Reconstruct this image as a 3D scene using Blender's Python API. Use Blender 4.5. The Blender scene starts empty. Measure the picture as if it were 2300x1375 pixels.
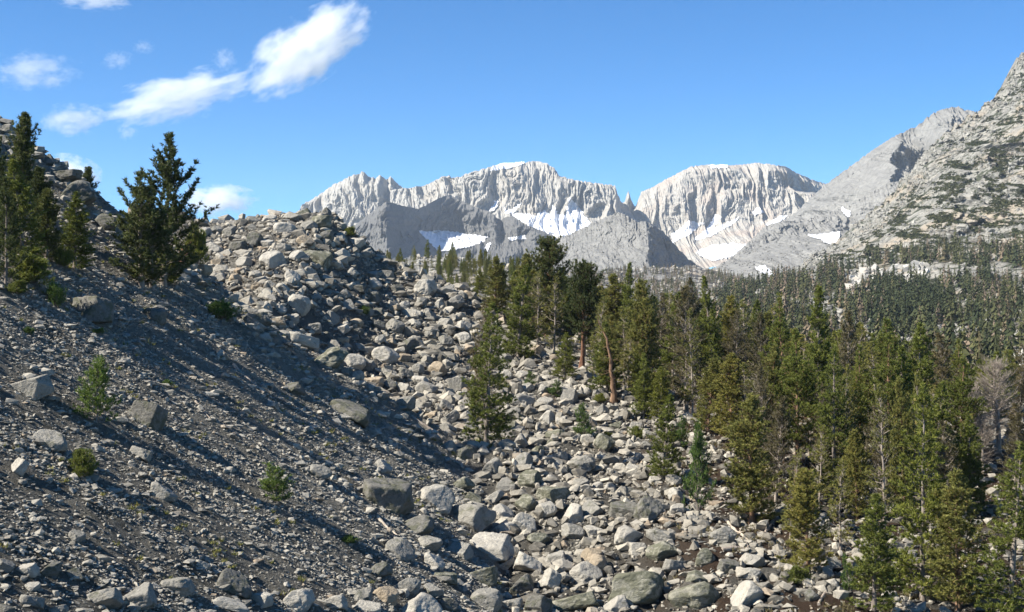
import bpy, bmesh, math, random
import numpy as np
from mathutils import Vector, Matrix

C = bpy.context.scene.collection
S = bpy.context.scene
R = math.radians
F = 3160.0                      # focal length in photo pixels (2300 wide)

# ------------------------------------------------------------------ camera, sky, sun, exposure
cam_d = bpy.data.cameras.new('camera')
cam = bpy.data.objects.new('camera', cam_d); C.objects.link(cam)
cam_d.sensor_width = 36.0
cam_d.lens = 36.0 * F / 2300.0
cam_d.clip_start = 0.5
cam_d.clip_end = 40000
cam.location = (0, 0, 0)
cam.rotation_euler = (R(90), 0, 0)
S.camera = cam

SUN_EL, SUN_BACK = 41.0, 16.0    # elevation; degrees the sun stands behind the camera plane, to the left
el, bk = R(SUN_EL), R(SUN_BACK)
to_sun = Vector((-math.cos(el) * math.cos(bk), -math.cos(el) * math.sin(bk), math.sin(el)))
W = bpy.data.worlds.new('World'); S.world = W; W.use_nodes = True
nt = W.node_tree; nt.nodes.clear()
out = nt.nodes.new('ShaderNodeOutputWorld'); bg = nt.nodes.new('ShaderNodeBackground')
sky = nt.nodes.new('ShaderNodeTexSky'); sky.sky_type = 'NISHITA'; sky.sun_disc = False
sky.sun_elevation = el
sky.sun_rotation = math.atan2(to_sun.x, to_sun.y)
sky.altitude = 3300; sky.air_density = 0.75; sky.dust_density = 0.0; sky.ozone_density = 5.0
bg.inputs['Strength'].default_value = 0.078
hs = nt.nodes.new('ShaderNodeHueSaturation'); hs.inputs['Saturation'].default_value = 1.2; hs.inputs['Value'].default_value = 1.18
nt.links.new(sky.outputs[0], hs.inputs['Color']); mc = nt.nodes.new('ShaderNodeMix'); mc.data_type = 'RGBA'; mc.blend_type = 'MULTIPLY'; mc.inputs[0].default_value = 1.0; mc.inputs[7].default_value = (0.88, 1.04, 1.0, 1)
nt.links.new(hs.outputs[0], mc.inputs[6]); nt.links.new(mc.outputs[2], bg.inputs[0]); nt.links.new(bg.outputs[0], out.inputs[0])
sun_d = bpy.data.lights.new('sun', 'SUN'); sun_d.energy = 5.0; sun_d.angle = R(0.53); sun_d.color = (1.0, 0.945, 0.85)
sun = bpy.data.objects.new('sun', sun_d); C.objects.link(sun)
sun.rotation_euler = to_sun.to_track_quat('Z', 'Y').to_euler()
S.view_settings.view_transform = 'Standard'; S.view_settings.look = 'None'
S.view_settings.exposure = 1.12; S.view_settings.gamma = 1.0
S.render.engine = 'CYCLES'
cy = S.cycles
cy.use_denoising = True
cy.max_bounces = 8; cy.diffuse_bounces = 3; cy.glossy_bounces = 2; cy.transmission_bounces = 4
cy.volume_bounces = 6; cy.transparent_max_bounces = 8
cy.volume_max_steps = 256
cy.use_adaptive_sampling = True; cy.adaptive_threshold = 0.012

# ------------------------------------------------------------------ helpers
def tag(o, label=None, cat=None, group=None, kind=None):
    if label: o['label'] = label
    if cat: o['category'] = cat
    if group: o['group'] = group
    if kind: o['kind'] = kind
    return o

def mesh(name, V, Fc, mat=None, smooth=False, tone=None, tone_dom='FACE'):
    V = np.asarray(V, np.float32); Fc = np.asarray(Fc, np.int32); k = Fc.shape[1]
    me = bpy.data.meshes.new(name)
    me.vertices.add(len(V)); me.vertices.foreach_set('co', V.ravel())
    me.loops.add(Fc.size); me.loops.foreach_set('vertex_index', Fc.ravel())
    me.polygons.add(len(Fc)); me.polygons.foreach_set('loop_start', np.arange(0, Fc.size, k, dtype=np.int32))
    if smooth: me.polygons.foreach_set('use_smooth', np.ones(len(Fc), bool))
    else: me.polygons.foreach_set('use_smooth', np.zeros(len(Fc), bool))
    if tone is not None:
        for nm, arr in tone.items():
            a = me.attributes.new(nm, 'FLOAT', tone_dom); a.data.foreach_set('value', np.asarray(arr, np.float32))
    me.update(calc_edges=True)
    if mat: me.materials.append(mat)
    return me

def link(name, me, parent=None, loc=None, rot=None, scale=None):
    o = bpy.data.objects.new(name, me); C.objects.link(o)
    if parent: o.parent = parent
    if loc is not None: o.location = loc
    if rot is not None: o.rotation_euler = rot
    if scale is not None: o.scale = scale
    return o

def _h(ix, iy, iz, seed):
    n = (ix.astype(np.uint32) * np.uint32(374761393) + iy.astype(np.uint32) * np.uint32(668265263)
         + iz.astype(np.uint32) * np.uint32(2147483647) + np.uint32(seed * 974711 % 4294967291))
    n = (n ^ (n >> np.uint32(13))) * np.uint32(1274126177)
    n = (n ^ (n >> np.uint32(16))) * np.uint32(2246822519)
    return n ^ (n >> np.uint32(15))

def noise2(x, y, seed=0):
    x = np.asarray(x, np.float64); y = np.asarray(y, np.float64)
    xi = np.floor(x); yi = np.floor(y); fx = x - xi; fy = y - yi
    xi = xi.astype(np.int64); yi = yi.astype(np.int64); z = np.zeros_like(xi)
    u = fx * fx * fx * (fx * (fx * 6 - 15) + 10); v = fy * fy * fy * (fy * (fy * 6 - 15) + 10)
    def g(a, b):
        ang = _h(xi + a, yi + b, z, seed).astype(np.float64) * (2 * math.pi / 4294967296.0)
        return np.cos(ang) * (fx - a) + np.sin(ang) * (fy - b)
    n0 = g(0, 0) * (1 - u) + g(1, 0) * u; n1 = g(0, 1) * (1 - u) + g(1, 1) * u
    return (n0 * (1 - v) + n1 * v) * 1.5

def noise3(p, seed=0):
    p = np.asarray(p, np.float64); i = np.floor(p); f = p - i; i = i.astype(np.int64)
    u = f * f * (3 - 2 * f); r = 0
    for a in (0, 1):
        for b in (0, 1):
            for c in (0, 1):
                h = _h(i[..., 0] + a, i[..., 1] + b, i[..., 2] + c, seed).astype(np.float64) / 4294967296.0 * 2 - 1
                w = (u[..., 0] if a else 1 - u[..., 0]) * (u[..., 1] if b else 1 - u[..., 1]) * (u[..., 2] if c else 1 - u[..., 2])
                r = r + h * w
    return r

def fbm2(x, y, oct=4, seed=0, gain=0.5, lac=2.03):
    s = 0; a = 1.0
    for k in range(oct):
        s = s + a * noise2(x, y, seed + k * 17); x = x * lac + 3.1; y = y * lac + 7.7; a *= gain
    return s

def ridged2(x, y, oct=4, seed=0, gain=0.5, lac=2.1):
    s = 0; a = 1.0
    for k in range(oct):
        s = s + a * (1 - 2 * np.abs(noise2(x, y, seed + k * 17))); x = x * lac + 1.7; y = y * lac + 5.3; a *= gain
    return s

def sstep(a, b, x):
    t = np.clip((x - a) / (b - a), 0, 1); return t * t * (3 - 2 * t)

def smax(a, b, k=1.0):
    m = np.maximum(a, b); return m + k * np.log1p(np.exp(-np.abs(a - b) / k)) * 1.0

def smin(a, b, k=1.0): return -smax(-a, -b, k)

# ------------------------------------------------------------------ materials
def new_mat(name):
    m = bpy.data.materials.new(name); m.use_nodes = True
    t = m.node_tree; t.nodes.clear()
    o = t.nodes.new('ShaderNodeOutputMaterial'); b = t.nodes.new('ShaderNodeBsdfPrincipled')
    b.inputs['Roughness'].default_value = 0.9
    b.inputs['Specular IOR Level'].default_value = 0.15
    t.links.new(b.outputs[0], o.inputs[0])
    return m, t, b

def N(t, typ, **kw):
    n = t.nodes.new(typ)
    for k, v in kw.items():
        if k.startswith('_'): setattr(n, k[1:], v)
        else: n.inputs[k].default_value = v
    return n

def tex(t, co, scale, detail=4, rough=0.55, stretch=None, seed=0):
    src = co
    if stretch or seed:
        mp = N(t, 'ShaderNodeMapping'); mp.inputs['Scale'].default_value = stretch or (1, 1, 1)
        mp.inputs['Location'].default_value = (seed * 13.7, seed * 7.1, seed * 3.3)
        t.links.new(co, mp.inputs[0]); src = mp.outputs[0]
    n = N(t, 'ShaderNodeTexNoise', Scale=scale, Detail=detail, Roughness=rough)
    t.links.new(src, n.inputs['Vector']); return n.outputs[0]

def ramp(t, src, stops):
    r = N(t, 'ShaderNodeValToRGB'); cr = r.color_ramp
    while len(cr.elements) < len(stops): cr.elements.new(0.5)
    for e, (p, c) in zip(cr.elements, stops):
        e.position = p; e.color = (c[0], c[1], c[2], 1) if hasattr(c, '__len__') else (c, c, c, 1)
    t.links.new(src, r.inputs[0]); return r.outputs[0]

def mix(t, fac, a, b, blend='MIX'):
    m = N(t, 'ShaderNodeMix', _data_type='RGBA', _blend_type=blend)
    for s, i in ((fac, 0), (a, 6), (b, 7)):
        if isinstance(s, bpy.types.NodeSocket): t.links.new(s, m.inputs[i])
        else: m.inputs[i].default_value = s if i == 0 else (s[0], s[1], s[2], 1)
    return m.outputs[2]

def math_n(t, op, a, b=None):
    m = N(t, 'ShaderNodeMath', _operation=op)
    for i, s in enumerate((a, b)):
        if s is None: continue
        if isinstance(s, bpy.types.NodeSocket): t.links.new(s, m.inputs[i])
        else: m.inputs[i].default_value = s
    return m.outputs[0]

def bump(t, b, h, strength, dist, prev=None):
    n = N(t, 'ShaderNodeBump', Strength=strength, Distance=dist)
    t.links.new(h, n.inputs['Height'])
    if prev is not None: t.links.new(prev, n.inputs['Normal'])
    t.links.new(n.outputs[0], b.inputs['Normal']); return n.outputs[0]

def coord(t): return N(t, 'ShaderNodeTexCoord').outputs['Object']
def attr(t, name, typ='GEOMETRY'):
    a = N(t, 'ShaderNodeAttribute', _attribute_name=name, _attribute_type=typ); return a

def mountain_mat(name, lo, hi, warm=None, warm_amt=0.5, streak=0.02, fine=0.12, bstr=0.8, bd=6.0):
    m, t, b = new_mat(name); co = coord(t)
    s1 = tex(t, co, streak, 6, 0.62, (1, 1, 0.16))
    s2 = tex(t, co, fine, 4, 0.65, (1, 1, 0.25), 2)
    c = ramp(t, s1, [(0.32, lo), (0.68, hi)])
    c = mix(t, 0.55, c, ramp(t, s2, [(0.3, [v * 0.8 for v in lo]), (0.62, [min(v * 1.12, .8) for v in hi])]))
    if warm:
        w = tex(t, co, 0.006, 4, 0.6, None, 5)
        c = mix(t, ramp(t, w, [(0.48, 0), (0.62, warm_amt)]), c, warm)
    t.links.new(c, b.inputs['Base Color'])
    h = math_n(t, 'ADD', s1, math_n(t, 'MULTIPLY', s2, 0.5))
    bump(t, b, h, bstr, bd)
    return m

def granite_mat():
    """boulders: tone from the object's own colour, dark lichen where the object's alpha is low"""
    m, t, b = new_mat('granite_boulder'); co = coord(t)
    oi = N(t, 'ShaderNodeObjectInfo')
    n0 = N(t, 'ShaderNodeVectorMath', _operation='ADD'); t.links.new(co, n0.inputs[0])
    cmb = N(t, 'ShaderNodeCombineXYZ'); rr = math_n(t, 'MULTIPLY', oi.outputs['Random'], 37.0)
    t.links.new(rr, cmb.inputs[0]); t.links.new(rr, cmb.inputs[1]); t.links.new(cmb.outputs[0], n0.inputs[1])
    p = n0.outputs[0]
    mott = tex(t, p, 2.2, 8, 0.68)
    spk = tex(t, p, 26.0, 3, 0.7)
    c = mix(t, 1.0, oi.outputs['Color'], ramp(t, mott, [(0.3, 0.72), (0.7, 1.12)]), 'MULTIPLY')
    c = mix(t, 1.0, c, ramp(t, spk, [(0.32, 0.62), (0.48, 1.0), (0.7, 1.15)]), 'MULTIPLY')
    li = tex(t, p, 1.7, 9, 0.72, None, 3)
    amt = math_n(t, 'SUBTRACT', 1.12, oi.outputs['Alpha'])
    msk = ramp(t, math_n(t, 'ADD', li, math_n(t, 'MULTIPLY', amt, 0.22)), [(0.60, 0), (0.70, 0.75)])
    c = mix(t, msk, c, (0.085, 0.088, 0.055))
    t.links.new(c, b.inputs['Base Color'])
    big = tex(t, p, 5.0, 8, 0.65)
    bump(t, b, big, 0.55, 0.35)
    return m

def rubble_mat(name, lo, hi, warm):
    m, t, b = new_mat(name); co = coord(t)
    a = attr(t, 'tone').outputs['Fac']; w = attr(t, 'warm').outputs['Fac']
    c = ramp(t, a, [(0.0, lo), (1.0, hi)])
    c = mix(t, w, c, warm)
    n = tex(t, co, 3.0, 7, 0.7)
    c = mix(t, 1.0, c, ramp(t, n, [(0.3, 0.62), (0.55, 1.0), (0.75, 1.15)]), 'MULTIPLY')
    t.links.new(c, b.inputs['Base Color'])
    bump(t, b, n, 0.6, 0.25)
    return m

def ground_mat():
    m, t, b = new_mat('moraine_gravel'); co = coord(t)
    g1 = tex(t, co, 0.5, 8, 0.68)
    g2 = tex(t, co, 4.5, 6, 0.7)
    g3 = tex(t, co, 18.0, 4, 0.75)
    st = tex(t, co, 0.55, 6, 0.65, (0.22, 1.5, 1.0), 4)       # streaks down the slope
    c = ramp(t, g1, [(0.34, (0.290, 0.267, 0.223)), (0.66, (0.440, 0.407, 0.341))])
    c = mix(t, 0.5, c, ramp(t, g2, [(0.33, (0.240, 0.223, 0.187)), (0.5, (0.360, 0.335, 0.278)), (0.68, (0.480, 0.446, 0.373))]))
    c = mix(t, 1.0, c, ramp(t, g3, [(0.3, 0.55), (0.5, 1.0), (0.7, 1.25)]), 'MULTIPLY')
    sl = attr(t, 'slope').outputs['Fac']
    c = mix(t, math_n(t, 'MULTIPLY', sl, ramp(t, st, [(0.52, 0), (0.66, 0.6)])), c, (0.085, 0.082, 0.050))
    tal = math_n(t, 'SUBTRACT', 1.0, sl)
    c = mix(t, math_n(t, 'MULTIPLY', tal, 0.6), c, (0.075, 0.07, 0.06))  # talus soil darkened so the gaps between blocks read as deep shade
    du = attr(t, 'duff').outputs['Fac']
    dn = tex(t, co, 0.35, 6, 0.65, None, 7)
    c = mix(t, math_n(t, 'MULTIPLY', du, ramp(t, dn, [(0.40, 0), (0.52, 0.9)])), c, (0.085, 0.05, 0.03))
    t.links.new(c, b.inputs['Base Color'])
    p1 = bump(t, b, g2, 0.9, 0.30)
    bump(t, b, g3, 0.9, 0.08, p1)
    return m

def leaf_mat(name, dark, light, dry, trans=0.3):
    m, t, b = new_mat(name)
    o = [n for n in t.nodes if n.type == 'OUTPUT_MATERIAL'][0]
    oi = N(t, 'ShaderNodeObjectInfo'); a = attr(t, 'tone').outputs['Fac']
    c = ramp(t, a, [(0.0, dark), (0.8, light), (1.0, dry)])
    c = mix(t, 1.0, c, ramp(t, oi.outputs['Random'], [(0.0, (0.78, 0.80, 0.8)), (0.5, (1.0, 1.0, 1.0)), (1.0, (1.16, 1.08, 0.95))]), 'MULTIPLY')
    t.links.new(c, b.inputs['Base Color']); b.inputs['Roughness'].default_value = 0.65
    tr = N(t, 'ShaderNodeBsdfTranslucent'); t.links.new(c, tr.inputs[0])
    ms = N(t, 'ShaderNodeMixShader', Fac=trans)
    t.links.new(b.outputs[0], ms.inputs[1]); t.links.new(tr.outputs[0], ms.inputs[2]); t.links.new(ms.outputs[0], o.inputs[0])
    return m

def bark_mat(name, lo, hi, scale=5.0):
    m, t, b = new_mat(name); co = coord(t)
    n = tex(t, co, scale, 7, 0.75, (1, 1, 0.12))
    c = ramp(t, n, [(0.35, lo), (0.65, hi)])
    t.links.new(c, b.inputs['Base Color']); bump(t, b, n, 0.8, 0.06)
    return m

M = {}
M['granite'] = granite_mat()
M['rubble'] = rubble_mat('talus_granite', (0.095, 0.087, 0.073), (0.430, 0.393, 0.323), (0.340, 0.262, 0.182))
M['scree'] = rubble_mat('scree_granite', (0.190, 0.178, 0.153), (0.410, 0.380, 0.320), (0.320, 0.247, 0.173))
M['pale_cliff'] = rubble_mat('pale_cliff_granite', (0.30, 0.29, 0.26), (0.48, 0.46, 0.41), (0.4, 0.34, 0.27))
M['slope_rubble'] = rubble_mat('slope_granite', (0.11, 0.106, 0.095), (0.36, 0.345, 0.30), (0.3, 0.25, 0.19))
M['dark_scree'] = rubble_mat('dark_scree_granite', (0.08, 0.078, 0.072), (0.24, 0.232, 0.21), (0.2, 0.17, 0.13))
M['ground'] = ground_mat()
M['needle_green'] = leaf_mat('green_needles', (0.100, 0.124, 0.029), (0.238, 0.259, 0.056), (0.342, 0.268, 0.104))
M['needle_olive'] = leaf_mat('olive_needles', (0.135, 0.146, 0.042), (0.288, 0.271, 0.077), (0.402, 0.288, 0.114))
M['needle_dark'] = leaf_mat('dark_needles', (0.063, 0.084, 0.033), (0.143, 0.161, 0.054), (0.209, 0.179, 0.083))
M['needle_brown'] = leaf_mat('dry_needles', (0.10, 0.092, 0.045), (0.19, 0.16, 0.08), (0.27, 0.21, 0.13))
M['needle_fresh'] = leaf_mat('fresh_needles', (0.069, 0.121, 0.030), (0.149, 0.213, 0.052), (0.218, 0.230, 0.081))
M['bark_grey'] = bark_mat('grey_bark', (0.13, 0.105, 0.085), (0.30, 0.26, 0.22))
M['bark_orange'] = bark_mat('orange_bark', (0.10, 0.062, 0.040), (0.34, 0.215, 0.135))
M['bark_red'] = bark_mat('red_bark', (0.060, 0.034, 0.024), (0.24, 0.125, 0.075))
M['dead_wood'] = bark_mat('dead_grey_wood', (0.19, 0.155, 0.125), (0.42, 0.36, 0.30))
M['pale_wood'] = bark_mat('bleached_wood', (0.30, 0.24, 0.18), (0.58, 0.50, 0.40))

# ------------------------------------------------------------------ the near ground as a height field
MX = np.array([-90, -60, -45, -38, -30, -24, -22.7, -19.4, -15.5, -11, -5.5, 0, 8, 15, 30, 90])
MZ = np.array([11, 12, 11, 10.0, 10.6, 11.2, 11.3, 8.5, 5.2, 3.4, 1.7, -0.6, -3, -6.5, -13, -18])
LEV_A, LEV_B = np.array([-4.5, 108.0]), np.array([13.5, 77.0])

def base_h(x, y):
    x = np.asarray(x, float); y = np.asarray(y, float)
    xl = np.maximum(x, -44)
    zL = -25.86 - 0.65 * xl + 0.12 * y + 0.004 * np.maximum(0, -22 - xl) ** 2
    zL = zL + 0.055 * np.clip(xl + 24, 0, 26) * sstep(92, 66, y)
    yc = 107.0 + 0.16 * np.maximum(0, -22 - x) - 0.05 * np.maximum(0, x + 22)
    over = np.maximum(0, y - yc)
    zL = zL - 0.75 * (np.sqrt(over ** 2 + 4) - 2) - 0.12 * over
    zL = zL - 0.9 * np.maximum(0, x + 1)          # its toe runs under the boulders
    zM = np.interp(x, MX, MZ)
    zM = zM - 0.29 * np.maximum(0, 172 - y) - 0.5 * np.maximum(0, y - 176)
    cap = -9.5 - 0.03 * (y - 125) + 7.5 * sstep(36, 6, x) 
    zR = smin(-26.8 + 0.14 * y, cap, 0.8)
    zR = zR - 0.12 * np.maximum(0, y - 185) * (y < 4000)
    zR = np.maximum(zR, -34 + 0 * y)
    d = LEV_B - LEV_A; L2 = (d ** 2).sum()
    tt = np.clip(((x - LEV_A[0]) * d[0] + (y - LEV_A[1]) * d[1]) / L2, -0.05, 1.25)
    dist = np.hypot(x - LEV_A[0] - tt * d[0], y - LEV_A[1] - tt * d[1])
    lev = 1.5 * np.exp(-(dist / 4.2) ** 2)
    z = smax(smax(zL, zR + lev, 0.45), np.maximum(zM, -60), 0.6)
    return z, sstep(-0.6, 0.6, zL - np.maximum(zR + lev, zM))

def ground_h(x, y):
    z, sl = base_h(x, y)
    fx = x * 0.98 - y * 0.18; fy = x * 0.18 + y * 0.98      # along / across the fall line
    z = z + sl * (0.24 * fbm2(fx * 0.09, fy * 0.22, 3, 11) + 0.09 * fbm2(fx * 0.4, fy * 0.9, 3, 12))
    z = z + (1 - sl) * (0.55 * fbm2(x * 0.14, y * 0.14, 3, 13) + 0.22 * fbm2(x * 0.6, y * 0.6, 2, 14))
    z = z + sl * sstep(80, 105, y) * 0.5 * fbm2(x * 0.3, y * 0.3, 2, 15)
    return z

def hit(px, py, d0=26.0, d1=330.0):
    d = np.arange(d0, d1, 0.2)
    x = (px - 1150) / F * d; zr = (687.5 - py) / F * d
    b = zr <= ground_h(x, d)
    k = int(np.argmax(b)) if b.any() else len(d) - 1
    return float(d[k])

def at(px, py, d): return Vector(((px - 1150) / F * d, d, (687.5 - py) / F * d))
def gz(x, y): return float(ground_h(np.array([x]), np.array([y]))[0])

def build_ground():
    xs = np.concatenate([np.arange(-120, -52, 1.2), np.arange(-52, 48, 0.22), np.arange(48, 140, 1.5)])
    ys = np.concatenate([np.arange(-20, 40, 1.5), np.arange(40, 118, 0.22), np.arange(118, 190, 0.36), np.arange(190, 430, 3)])
    X, Y = np.meshgrid(xs, ys)
    Z = ground_h(X, Y) + 0.07 * fbm2(X * 1.9, Y * 1.9, 3, 21)
    _, sl = base_h(X, Y)
    duff = sstep(4, 12, X - 0.06 * (Y - 80)) * sstep(170, 140, Y)
    n, k = X.shape
    idx = np.arange(n * k).reshape(n, k)
    Fc = np.stack([idx[:-1, :-1], idx[:-1, 1:], idx[1:, 1:], idx[1:, :-1]], -1).reshape(-1, 4)
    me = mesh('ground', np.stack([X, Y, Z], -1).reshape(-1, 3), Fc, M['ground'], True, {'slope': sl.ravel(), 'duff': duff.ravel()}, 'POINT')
    tag(link('ground', me), kind='structure')
    m, t, b = new_mat('valley_soil'); co = coord(t)
    t.links.new(ramp(t, tex(t, co, 0.02, 6), [(0.35, (0.08, 0.085, 0.06)), (0.65, (0.24, 0.23, 0.2))]), b.inputs['Base Color'])
    xs = np.linspace(-3800, 3800, 40); ys = np.linspace(-400, 7400, 40)
    X, Y = np.meshgrid(xs, ys); Z = -42 - 0.0 * X
    idx = np.arange(1600).reshape(40, 40)
    Fc = np.stack([idx[:-1, :-1], idx[:-1, 1:], idx[1:, 1:], idx[1:, :-1]], -1).reshape(-1, 4)
    tag(link('valley_floor', mesh('valley_floor', np.stack([X, Y, Z], -1).reshape(-1, 3), Fc, m)), kind='structure')

build_ground()

def inside(px, py, poly):
    r = np.zeros(px.shape, bool); j = len(poly) - 1
    for i in range(len(poly)):
        xi, yi = poly[i]; xj, yj = poly[j]
        c = ((yi > py) != (yj > py)) & (px < (xj - xi) * (py - yi) / ((yj - yi) or 1e-9) + xi)
        r ^= c; j = i
    return r

def fdens(px, py):
    tl = np.interp(px, [1500, 1690, 1800, 1900, 2050, 2300, 2500], [668, 640, 612, 600, 566, 545, 540])
    band = sstep(-14, 22, py - tl + 16 * fbm2(px * 0.02, py * 0.03, 3, 5))
    clear = fbm2(px * 0.012, py * 0.03, 3, 6)
    cliff = inside(px, py, [(1850, 655), (1900, 625), (1990, 600), (2045, 600), (2040, 640), (1990, 650), (1940, 645), (1870, 668)])
    ben = inside(px, py, [(2175, 800), (2230, 785), (2310, 800), (2310, 835), (2200, 835)])
    return band * sstep(-0.12, 0.28, clear + 0.12 + 0.5 * fbm2(px * 0.04, py * 0.07, 2, 8)) * np.where(cliff | ben, 0.03, 1) * (0.35 + 0.65 * inside(px, py, [(1900, 690), (1960, 640), (2080, 650), (2060, 740), (1900, 740)]))  # last factor: denser trees and dark soil stand in for a hillside shadow

# ------------------------------------------------------------------ far mountains: lofted between contour lines, roughened by ribs
LAYERS = {}
def loft(name, px0, px1, cols, curves, rows, jag, rib, mat, back=350.0, seed=0, blocky=0.0, wood=None):
    """curves: from the crest down, each a list of (px, py, distance).  jag = (pixels, scale), rib = (metres, width, tall)"""
    px = np.linspace(px0, px1, cols)
    PY, D = [], []
    for i, c in enumerate(curves):
        c = np.array(c, float); py = np.interp(px, c[:, 0], c[:, 1]); d = np.interp(px, c[:, 0], c[:, 2])
        if i == 0:
            py = py + jag[0] * (fbm2(px / jag[1], px * 0 + seed, 4, seed + 3, 0.6) + 0.6 * np.abs(noise2(px / jag[1] * 3, px * 0 + 9, seed + 8)))
        PY.append(py); D.append(d)
    ns = len(curves) - 1
    T = np.concatenate([np.linspace(i, i + 1, rows[i], endpoint=False) for i in range(ns)] + [[ns]])
    k = np.minimum(T.astype(int), ns - 1); f = (T - k)[:, None]
    PY = np.array(PY); D = np.array(D)
    py = PY[k] * (1 - f) + PY[k + 1] * f
    d = D[k] * (1 - f) + D[k + 1] * f
    pxg = np.broadcast_to(px, py.shape)
    X = (pxg - 1150) / F * d; Z = (687.5 - py) / F * d; Y = d.copy()
    A, wx, wz = rib
    warp = 1.05 * fbm2(X / (wx * 2.5), Z / (wz * 0.9), 3, seed + 40)
    lowf = ridged2(X / (wx * 2.2) + warp * 0.5, Z / (wz * 1.6), 2, seed + 50)
    mid = ridged2(X / wx + warp, Z / wz, 4, seed + 60, 0.55)
    fine = ridged2(X / (wx * 0.22) + 0.6 * warp, Z / (wx * 0.9), 3, seed + 70, 0.55)
    fade = sstep(0.0, 0.12, T / ns)[:, None] * 0.75 + 0.25
    vary = 0.55 + 0.75 * sstep(-0.35, 0.45, fbm2(X / (wx * 4), Z / (wz * 0.8), 2, seed + 45))
    ledge = noise2(X / (wx * 3) , Z / (wx * 0.35) + 0.5 * X / (wx * 3), seed + 47)
    diag = ridged2((X + 0.8 * Z) / (wx * 1.1), (Z - 0.3 * X) / (wz * 0.5), 3, seed + 48)
    mid = mid * vary + 0.22 * diag * (1.2 - vary) + 0.12 * ledge
    dlow = A * (0.9 * lowf) * fade
    dsp = dlow + A * (0.70 * mid + 0.15 * fine) * fade
    if blocky:
        cell = np.abs(noise2(X / blocky, Z / (blocky * 0.8), seed + 90)) + 0.5 * np.abs(noise2(X / blocky * 2.3, Z / blocky * 2.1, seed + 91))
        dsp = dsp + A * 0.9 * (cell - 0.4)
    Ylow = Y - dlow
    Yd = Y - dsp
    bx = [X[0], X[0]]; by = [Yd[0] + back * 0.3, Yd[0] + back]; bz = [Z[0] - back * 0.15, Z[0] - back * 0.9]
    XX = np.vstack([bx[1], bx[0], X]); YY = np.vstack([by[1], by[0], Yd]); ZZ = np.vstack([bz[1], bz[0], Z])
    n, c = XX.shape; idx = np.arange(n * c).reshape(n, c)
    Fc = np.stack([idx[:-1, :-1], idx[1:, :-1], idx[1:, 1:], idx[:-1, 1:]], -1).reshape(-1, 4)
    tn = None
    if wood:
        wv = wood(pxg, py); tn = {'wood': np.vstack([wv[:1], wv[:1], wv]).ravel()}
    o = link(name, mesh(name, np.stack([XX, YY, ZZ], -1).reshape(-1, 3), Fc, mat, True, tn, 'POINT'))
    tag(o, kind='structure')
    LAYERS[name] = dict(px=pxg, py=py, X=X, Y=Yd, Ylow=Ylow, Z=Z, A=A)
    return o

def flat(py, d, a=0, b=3000): return [(a, py, d), (b, py, d)]

mt_pale = mountain_mat('pale_granite_face', (0.21, 0.201, 0.18), (0.375, 0.359, 0.32), (0.32, 0.28, 0.23), 0.4, 0.02, 0.12, 0.75, 6.0)
mt_warm = mountain_mat('warm_granite_face', (0.215, 0.203, 0.182), (0.385, 0.365, 0.322), (0.34, 0.28, 0.23), 0.7, 0.02, 0.12, 0.75, 6.0)
mt_grey = mountain_mat('grey_granite_face', (0.12, 0.117, 0.109), (0.25, 0.243, 0.222), None, 0, 0.02, 0.12, 0.75, 6.0)
mt_dark = mountain_mat('shade_darkened_ridge_face', (0.070, 0.070, 0.070), (0.155, 0.150, 0.138), None, 0, 0.03, 0.16, 1.0, 10.0)  # dark grey rock, lowered further to carry the ridge's shade in its colour
mt_mid = mountain_mat('grey_rubble_face', (0.105, 0.103, 0.095), (0.245, 0.237, 0.216), None, 0, 0.03, 0.2, 1.0, 7)

loft('mountain_peak', 600, 1010, 520, [
    [(600, 520, 5400), (640, 500, 5350), (680, 470, 5300), (683, 460, 5300), (700, 450, 5300), (740, 422, 5250), (775, 402, 5200), (800, 393, 5200), (818, 386, 5200), (830, 398, 5220), (845, 402, 5230),
     (855, 394, 5200), (866, 402, 5230), (872, 403, 5250), (878, 395, 5200), (890, 410, 5200), (905, 421, 5200), (920, 430, 5200), (940, 448, 5250), (960, 468, 5300), (1010, 520, 5400)],
    flat(500, 5060), flat(660, 4700)], [160, 60], (2.5, 9), (42, 58, 240), mt_pale, seed=1)
loft('mountain_massif', 880, 1432, 760, [
    [(880, 480, 5150), (935, 436, 5100), (960, 414, 5050), (985, 403, 5050), (992, 397, 5020), (1010, 395, 5020), (1016, 401, 5040), (1035, 398, 5030), (1050, 390, 5000), (1075, 383, 5000), (1095, 377, 5000), (1130, 367, 5040),
     (1170, 366, 5060), (1205, 361, 5060), (1230, 368, 5000), (1245, 378, 4980), (1256, 395, 4990), (1290, 405, 4980), (1330, 411, 4960), (1381, 417, 4930), (1385, 432, 5080), (1392, 452, 5230), (1402, 456, 5250),
     (1406, 442, 5230), (1411, 427, 5220), (1416, 446, 5240), (1422, 458, 5300), (1432, 474, 5350)],
    [(880, 430, 5080), (1090, 400, 4960), (1180, 385, 4960), (1260, 410, 4930), (1381, 440, 4890), (1392, 470, 5190), (1432, 485, 5260)],
    [(880, 500, 4930), (1100, 480, 4850), (1200, 480, 4830), (1260, 470, 4870), (1381, 480, 4820), (1432, 500, 5000)],
    [(880, 640, 4500), (1200, 560, 4500), (1432, 560, 4600)]], [50, 150, 70], (2.2, 8), (34, 46, 220), mt_pale, seed=2)
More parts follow.
